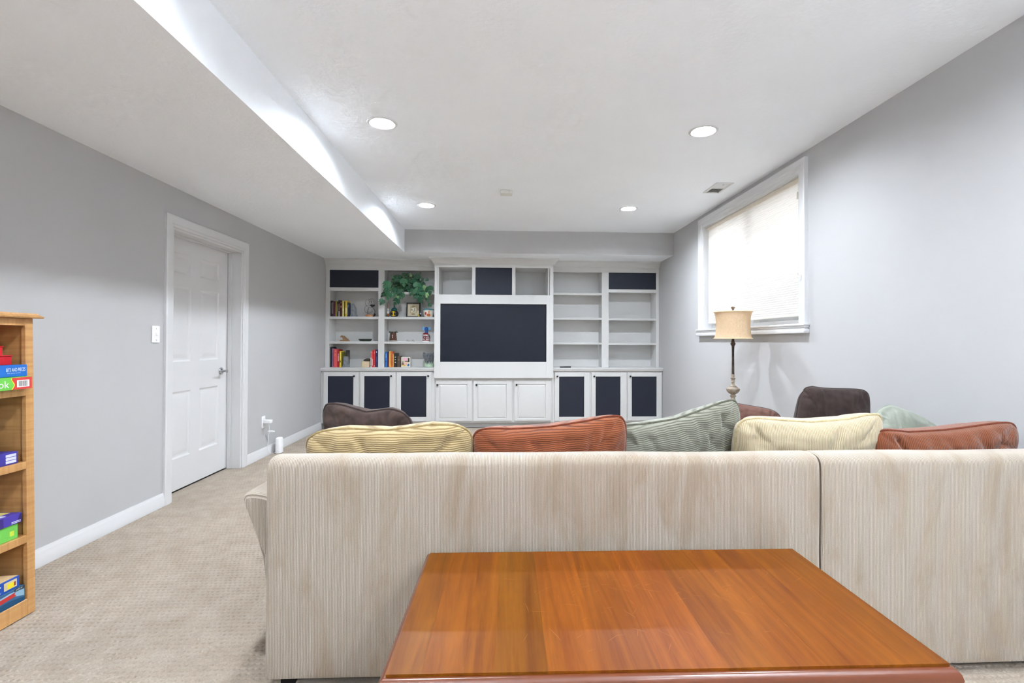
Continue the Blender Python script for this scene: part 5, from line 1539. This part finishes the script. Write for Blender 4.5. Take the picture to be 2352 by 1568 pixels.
# ornament shelf
W_CARV = wood('carved_wood', (150, 116, 82), (108, 80, 54), 0, 1.2, 0.6, 0.6)
t = thing('frog_carving', 'carved wooden frog sitting on a wooden block', 'carving', (-2.211, 7.12, S2))
obj('block', MB().prism([(-2.274, S2), (-2.147, S2), (-2.156, S2 + 0.022), (-2.262, S2 + 0.022)], 'y', 7.085, 7.155), W_CARV, t)
fb = MB()
fb.prism([(-2.232, S2 + 0.0225), (-2.160, S2 + 0.0225), (-2.160, S2 + 0.036), (-2.178, S2 + 0.034), (-2.206, S2 + 0.066), (-2.222, S2 + 0.078), (-2.256, S2 + 0.077), (-2.270, S2 + 0.066), (-2.266, S2 + 0.056), (-2.240, S2 + 0.054), (-2.234, S2 + 0.042)], 'y', 7.100, 7.140)
fb.ball((-2.250, 7.102, S2 + 0.078), 0.007, 12, 8).ball((-2.250, 7.138, S2 + 0.078), 0.007, 12, 8)
obj('frog', fb, W_CARV, t)
t = thing('green_dish', 'shallow dark green dish on the ornament shelf', 'dish', (-1.927, 7.14, S2))
obj('dish_body', MB().lathe([(0.070, S2), (0.076, S2 + 0.003), (0.094, S2 + 0.030), (0.095, S2 + 0.034), (0.090, S2 + 0.033), (0.072, S2 + 0.008), (0.001, S2 + 0.006)], (-1.927, 7.140, 0), 40), flat((38, 52, 42), 0.4), t)
t = thing('tree_trunk_vase', 'brown tree trunk vase with a leafy brim on a white saucer', 'vase', (-1.532, 7.12, S2))
vx, vy = -1.530, 7.125
obj('saucer', MB().lathe([(0.045, S2), (0.050, S2 + 0.003), (0.070, S2 + 0.013), (0.071, S2 + 0.015), (0.001, S2 + 0.010)], (vx, vy, 0), 32), flat((232, 228, 220), 0.4), t)
tk = MB()
rings = []
for z, r in ((0.0152, 0.050), (0.03, 0.050), (0.06, 0.046), (0.10, 0.042), (0.125, 0.040), (0.13, 0.036)):
    rings.append([(vx + (r + 0.003 * math.sin(9 * 2 * PI * k / 36 + z * 30)) * math.cos(2 * PI * k / 36), vy + (r + 0.003 * math.sin(9 * 2 * PI * k / 36 + z * 30)) * math.sin(2 * PI * k / 36), S2 + z) for k in range(36)])
obj('trunk', loft(rings, [[(0, 0)] * 36] * 6), suede('brown_glaze', (110, 78, 66), (78, 52, 44), 40, 0.4), t)
for k in range(9):
    a = 2 * PI * k / 9
    c_, s_ = math.cos(a), math.sin(a)
    lf = MB().add([(vx + 0.030 * c_, vy + 0.030 * s_, S2 + 0.138), (vx + 0.052 * c_ - 0.016 * s_, vy + 0.052 * s_ + 0.016 * c_, S2 + 0.142), (vx + 0.070 * c_, vy + 0.070 * s_, S2 + 0.124), (vx + 0.052 * c_ + 0.016 * s_, vy + 0.052 * s_ - 0.016 * c_, S2 + 0.142), (vx + 0.045 * c_, vy + 0.045 * s_, S2 + 0.132)], [(0, 1, 2, 3), (0, 4, 1), (1, 4, 2), (2, 4, 3), (3, 4, 0)])
    obj('brim_leaf', lf, flat((66, 84, 58), 0.5), t)
obj('white_flower', MB().ball((vx - 0.004, vy - 0.044, S2 + 0.085), (0.006, 0.004, 0.012)).ball((vx + 0.001, vy - 0.047, S2 + 0.060), (0.005, 0.004, 0.010)), flat((226, 214, 216), 0.4), t)
t = thing('wire_scroll', 'small curled wire scroll ornament on the shelf', 'ornament', (-1.284, 7.10, S2))
wsc = []
for k in range(61):
    f = k / 60
    x = -1.350 + 0.132 * f
    z = 0.003 + 0.024 * (math.exp(-((f - 0.2) / 0.09) ** 2) + math.exp(-((f - 0.8) / 0.09) ** 2)) + 0.008 * math.exp(-((f - 0.5) / 0.06) ** 2)
    wsc.append((x, 7.10, S2 + z))
obj('wire', MB().tube(wsc, 0.0022, 6), flat((120, 112, 100), 0.4), t)
for x in (-1.3235, -1.2445):
    obj('wire_loop', MB().tube([(x + 0.011 * math.cos(2 * PI * k / 20), 7.10, S2 + 0.0135 + 0.011 * math.sin(2 * PI * k / 20)) for k in range(20)], 0.0022, 6, closed=True), flat((120, 112, 100), 0.4), t)
# elephant jar with stripes
t = thing('striped_elephant_jar', 'blue elephant headed jar with a red and white striped body', 'ornament', (-1.070, 7.12, S2))
ex, ey = -1.068, 7.125
zs_ = np.linspace(0, 0.112, 9)
def erad(z): return 0.050 - 0.016 * (z / 0.112) ** 1.3
for k in range(8):
    a, b = zs_[k], zs_[k + 1]
    st_ = MB().lathe([(erad(a), S2 + a), (erad(b), S2 + b)], (ex, ey, 0), 28, cap=True)
    obj('striped_band', st_, flat((232, 226, 224) if k % 2 == 0 else (128, 36, 44), 0.4), t)
obj('red_collar', MB().lathe([(0.034, S2 + 0.1122), (0.037, S2 + 0.118), (0.030, S2 + 0.124), (0.001, S2 + 0.124)], (ex, ey, 0), 24), flat((140, 34, 44), 0.4), t)
bl = flat((34, 84, 146), 0.4); bl2 = flat((104, 160, 206), 0.4)
hx = ex + 0.008
obj('elephant_head', MB().lathe([(0.024, S2 + 0.1242), (0.020, S2 + 0.140), (0.024, S2 + 0.160), (0.028, S2 + 0.180), (0.024, S2 + 0.200), (0.010, S2 + 0.209), (0.001, S2 + 0.210)], (hx, ey, 0), 24), bl, t)
for s in (-1, 1):
    obj('elephant_ear', MB().ball((hx + s * 0.042, ey, S2 + 0.186), (0.020, 0.006, 0.026)), bl2, t)
obj('elephant_trunk', MB().tube([(hx, ey - 0.024, S2 + 0.178), (hx + 0.002, ey - 0.036, S2 + 0.160), (hx, ey - 0.040, S2 + 0.138), (hx + 0.006, ey - 0.042, S2 + 0.126)], [0.010, 0.008, 0.007, 0.005], 10), bl, t)
fc = MB()
for s in (-1, 1):
    fc.tube([(ex + s * 0.008, ey - 0.0435, S2 + 0.076), (ex + s * 0.022, ey - 0.041, S2 + 0.072), (ex + s * 0.026, ey - 0.042, S2 + 0.055)], 0.004, 6)
fc.tube([(ex, ey - 0.0425, S2 + 0.085), (ex, ey - 0.0465, S2 + 0.050), (ex, ey - 0.049, S2 + 0.022)], [0.003, 0.008, 0.006], 8)
obj('painted_motif', fc, flat((120, 40, 44), 0.4), t)
obj('tail', MB().tube([(ex + 0.040, ey + 0.005, S2 + 0.108), (ex + 0.056, ey, S2 + 0.070), (ex + 0.058, ey - 0.004, S2 + 0.030), (ex + 0.060, ey - 0.006, S2 + 0.004)], [0.004, 0.004, 0.004, 0.006], 8), flat((84, 36, 40), 0.5), t)

# worktop row
B = S3
book('tall black hardback at the wall end of the worktop row', -2.390, -2.376, B, B + 0.282, (40, 41, 44), dp=0.21, marks=((0.1, 0.9, None, None, (74, 76, 80)),))
book('tall dark violet black book beside the tall black hardback', -2.3755, -2.363, B, B + 0.272, (50, 42, 58), dp=0.205)
book('thin lavender book in the worktop row', -2.3625, -2.3475, B, B + 0.262, (150, 118, 158), marks=((0.3, 0.8, None, None, (96, 84, 150)),))
book('thick coral red book on the worktop', -2.347, -2.288, B, B + 0.254, (214, 84, 88), marks=((0.6, 0.76, 0.25, 0.75, (226, 110, 100)), (0.84, 0.92, 0.3, 0.7, (226, 120, 112))))
book('dark crimson book with white lettering on the worktop', -2.2875, -2.262, B, B + 0.246, (158, 26, 36), marks=((0.35, 0.68, None, None, (236, 196, 190)), (0.72, 0.76, None, None, (240, 220, 216))))
book('yellow and black book on the worktop', -2.2615, -2.235, B, B + 0.226, (226, 196, 62), marks=((0.30, 0.42, 0.0, 1.0, (50, 48, 42)), (0.5, 0.9, None, None, (240, 216, 120))))
book('narrow olive book against the tower bookend', -2.2345, -2.228, B, B + 0.212, (122, 116, 44))
stone_bookend('grey stone tower bookend on the worktop', -2.2275, -2.146, S3, 0.15, 'tower')
book('slim black notebook behind the tower bookend', -2.212, -2.184, S3, S3 + 0.236, (74, 72, 68), yf=7.176, dp=0.10)
t = thing('stone_on_block', 'dark carved stone resting on a pale wooden block', 'ornament', (-1.905, 7.12, S3))
obj('wooden_block', MB().box(-1.960, -1.850, 7.075, 7.165, S3, S3 + 0.080, 0.003), wood('pale_birch', (222, 200, 166), (200, 176, 138), 2, 0.8, 0.6, 0.4), t)
stn = MB()
n0 = len(stn.v)
stn.ball((-1.890, 7.118, S3 + 0.0965), (0.056, 0.034, 0.0165), 24, 12)
for i in range(len(stn.v)):
    p = stn.v[i]
    f = (p[0] + 1.946) / 0.112
    stn.v[i] = (p[0], p[1], S3 + 0.0805 + max(0.0, (p[2] - S3 - 0.0805)) * (0.35 + 1.0 * math.sin(PI * min(1, 0.15 + 0.55 * f))))
obj('dark_stone', stn, suede('dark_stone', (92, 86, 78), (60, 55, 50), 50, 0.5), t)
book('white and red paperback leaning end of the red books', -1.833, -1.8115, B, B + 0.216, (206, 190, 186), marks=((0.62, 0.95, 0.1, 0.9, (180, 44, 50)), (0.08, 0.12, 0.0, 1.0, (120, 60, 60))))
book('red book with a white spine patch on the worktop', -1.811, -1.790, B, B + 0.232, (206, 54, 52), marks=((0.1, 0.5, None, None, (236, 190, 184)),))
book('tall red book beside the navy book', -1.7895, -1.762, B, B + 0.247, (198, 46, 46), marks=((0.05, 0.09, None, None, (236, 220, 216)), (0.75, 0.9, None, None, (226, 100, 92))))
book('navy book against the shelf divider', -1.7615, -1.730, B, B + 0.248, (46, 50, 98), marks=((0.82, 0.90, None, None, (206, 210, 232)), (0.3, 0.6, None, None, (74, 80, 136))))
book('royal blue book at the divider end of the short row', -1.6285, -1.5955, B, B + 0.216, (46, 104, 176), marks=((0.62, 0.88, 0.2, 0.8, (110, 156, 206)), (0.35, 0.42, 0.3, 0.7, (24, 44, 110))))
book('narrow dark navy book beside the royal blue one', -1.595, -1.5745, B, B + 0.208, (60, 36, 58), marks=((0.1, 0.7, None, None, (126, 46, 40)),))
book('gold tan book in the short row', -1.574, -1.546, B, B + 0.226, (212, 160, 78), marks=((0.1, 0.85, None, None, (226, 182, 100)),))
book('orange red book in the short row', -1.5455, -1.522, B, B + 0.220, (206, 104, 60), marks=((0.1, 0.8, None, None, (196, 76, 48)),))
book('mustard book in the short row', -1.5215, -1.503, B, B + 0.190, (206, 158, 84))
book('thick black book with pale lettering in the short row', -1.5025, -1.460, B, B + 0.200, (48, 46, 44), marks=((0.68, 0.74, 0.25, 0.7, (200, 200, 196)), (0.50, 0.56, 0.25, 0.7, (190, 190, 186)), (0.32, 0.38, 0.25, 0.7, (190, 190, 186))))
book('dark brown short book beside the printed cube', -1.4595, -1.411, B, B + 0.156, (88, 72, 60), marks=((0.6, 0.75, 0.3, 0.7, (124, 104, 86)),))
t = thing('printed_cube', 'square white box with a colourful printed picture', 'box', (-1.340, 7.13, S3))
cx0, cx1, cy0 = -1.405, -1.278, 7.070
obj('box', MB().box(cx0, cx1, cy0, cy0 + 0.12, S3, S3 + 0.142, 0.002), flat((228, 224, 218), 0.5), t)
def pr(nm, pts, c, d):
    obj(nm, MB().prism([(cx0 + 0.127 * a, S3 + 0.142 * b) for a, b in pts], 'y', cy0 - d, cy0 + 0.001), flat(c, 0.5), t)
pr('picture_print', [(0.06, 0.06), (0.94, 0.06), (0.94, 0.94), (0.06, 0.94)], (214, 204, 176), 0.0006)
pr('pink_print', [(0.2, 0.68), (0.68, 0.64), (0.70, 0.92), (0.2, 0.92)], (232, 176, 196), 0.0009)
pr('black_print', [(0.74, 0.5), (0.92, 0.5), (0.92, 0.9), (0.76, 0.9)], (44, 40, 40), 0.0009)
pr('black_print', [(0.34, 0.54), (0.86, 0.54), (0.82, 0.62), (0.5, 0.64)], (50, 40, 40), 0.0012)
pr('pale_print', [(0.34, 0.2), (0.66, 0.16), (0.70, 0.5), (0.38, 0.54)], (228, 182, 164), 0.0009)
pr('yellow_print', [(0.08, 0.08), (0.5, 0.08), (0.42, 0.24), (0.08, 0.22)], (226, 196, 106), 0.0009)
pr('blue_print', [(0.68, 0.08), (0.9, 0.10), (0.92, 0.34), (0.72, 0.30)], (52, 112, 170), 0.0009)
pr('grey_print', [(0.08, 0.3), (0.28, 0.3), (0.28, 0.6), (0.08, 0.58)], (150, 140, 130), 0.0009)
pr('brown_print', [(0.06, 0.24), (0.34, 0.26), (0.30, 0.36), (0.06, 0.36)], (120, 60, 50), 0.0011)
# grey elephant mug
t = thing('elephant_mug', 'grey elephant shaped pot with pale green grass painted round its base', 'pot', (-1.020, 7.13, S3))
mx_, my_ = -1.020, 7.135
GE = suede('grey_glaze', (122, 126, 130), (88, 92, 97), 40, 0.35)
obj('pot_body', MB().lathe([(0.052, S3), (0.058, S3 + 0.008), (0.064, S3 + 0.08), (0.066, S3 + 0.150), (0.060, S3 + 0.182), (0.040, S3 + 0.196), (0.001, S3 + 0.199)], (mx_, my_, 0), 36), GE, t)
for s in (-1, 1):
    obj('ear', MB().ball((mx_ + s * 0.070, my_ + 0.004, S3 + 0.172), (0.022, 0.009, 0.042)), GE, t)
    obj('eye', MB().ball((mx_ + s * 0.016 + 0.004, my_ - 0.0655, S3 + 0.160), (0.006, 0.004, 0.007), 12, 8), M_BLK, t)
obj('trunk', MB().tube([(mx_ + 0.003, my_ - 0.062, S3 + 0.140), (mx_ + 0.003, my_ - 0.076, S3 + 0.122), (mx_ - 0.004, my_ - 0.080, S3 + 0.100), (mx_ - 0.012, my_ - 0.084, S3 + 0.092)], [0.012, 0.010, 0.008, 0.006], 10), GE, t)
gr = flat((190, 214, 188), 0.4)
for k in range(14):
    a = -PI / 2 + (k - 6.5) * 0.22
    rr_ = 0.0665
    c_, s_ = math.cos(a), math.sin(a)
    hh = 0.062 + 0.026 * ((k * 7) % 5) / 4
    tx, ty = -s_ * 0.011, c_ * 0.011
    bp = Vector((mx_ + rr_ * 0.89 * c_, my_ + rr_ * 0.89 * s_, S3 + 0.002)); tp = Vector((mx_ + rr_ * c_, my_ + rr_ * s_, S3 + hh))
    d = Vector((c_, s_, 0)) * 0.003
    gb = MB().add([bp - Vector((tx, ty, 0)) , bp + Vector((tx, ty, 0)), tp + Vector((tx * 0.4, ty * 0.4, 0)), bp - Vector((tx, ty, 0)) + d, bp + Vector((tx, ty, 0)) + d, tp + Vector((tx * 0.4, ty * 0.4, 0)) + d], [(0, 1, 2), (3, 5, 4), (0, 3, 4, 1), (1, 4, 5, 2), (2, 5, 3, 0)])
    obj('grass_blade', gb, gr, t)
# remote control
t = thing('remote_control', 'black remote control lying on the empty shelves worktop', 'remote', (0.925, 6.95, S3), (0, 0, 0.12), world=False)
obj('remote_body', MB().box(-0.078, 0.078, -0.022, 0.022, 0.0, 0.018, 0.004, 2), flat((26, 27, 30), 0.4), t)
obj('silver_panel', MB().box(-0.074, -0.02, -0.018, 0.018, 0.018, 0.0192), flat((170, 174, 180), 0.4), t)
for k in range(5):
    obj('button', MB().box(-0.005 + k * 0.015, 0.004 + k * 0.015, -0.008, 0.008, 0.018, 0.0198, 0.001), flat((80, 82, 88), 0.5), t)
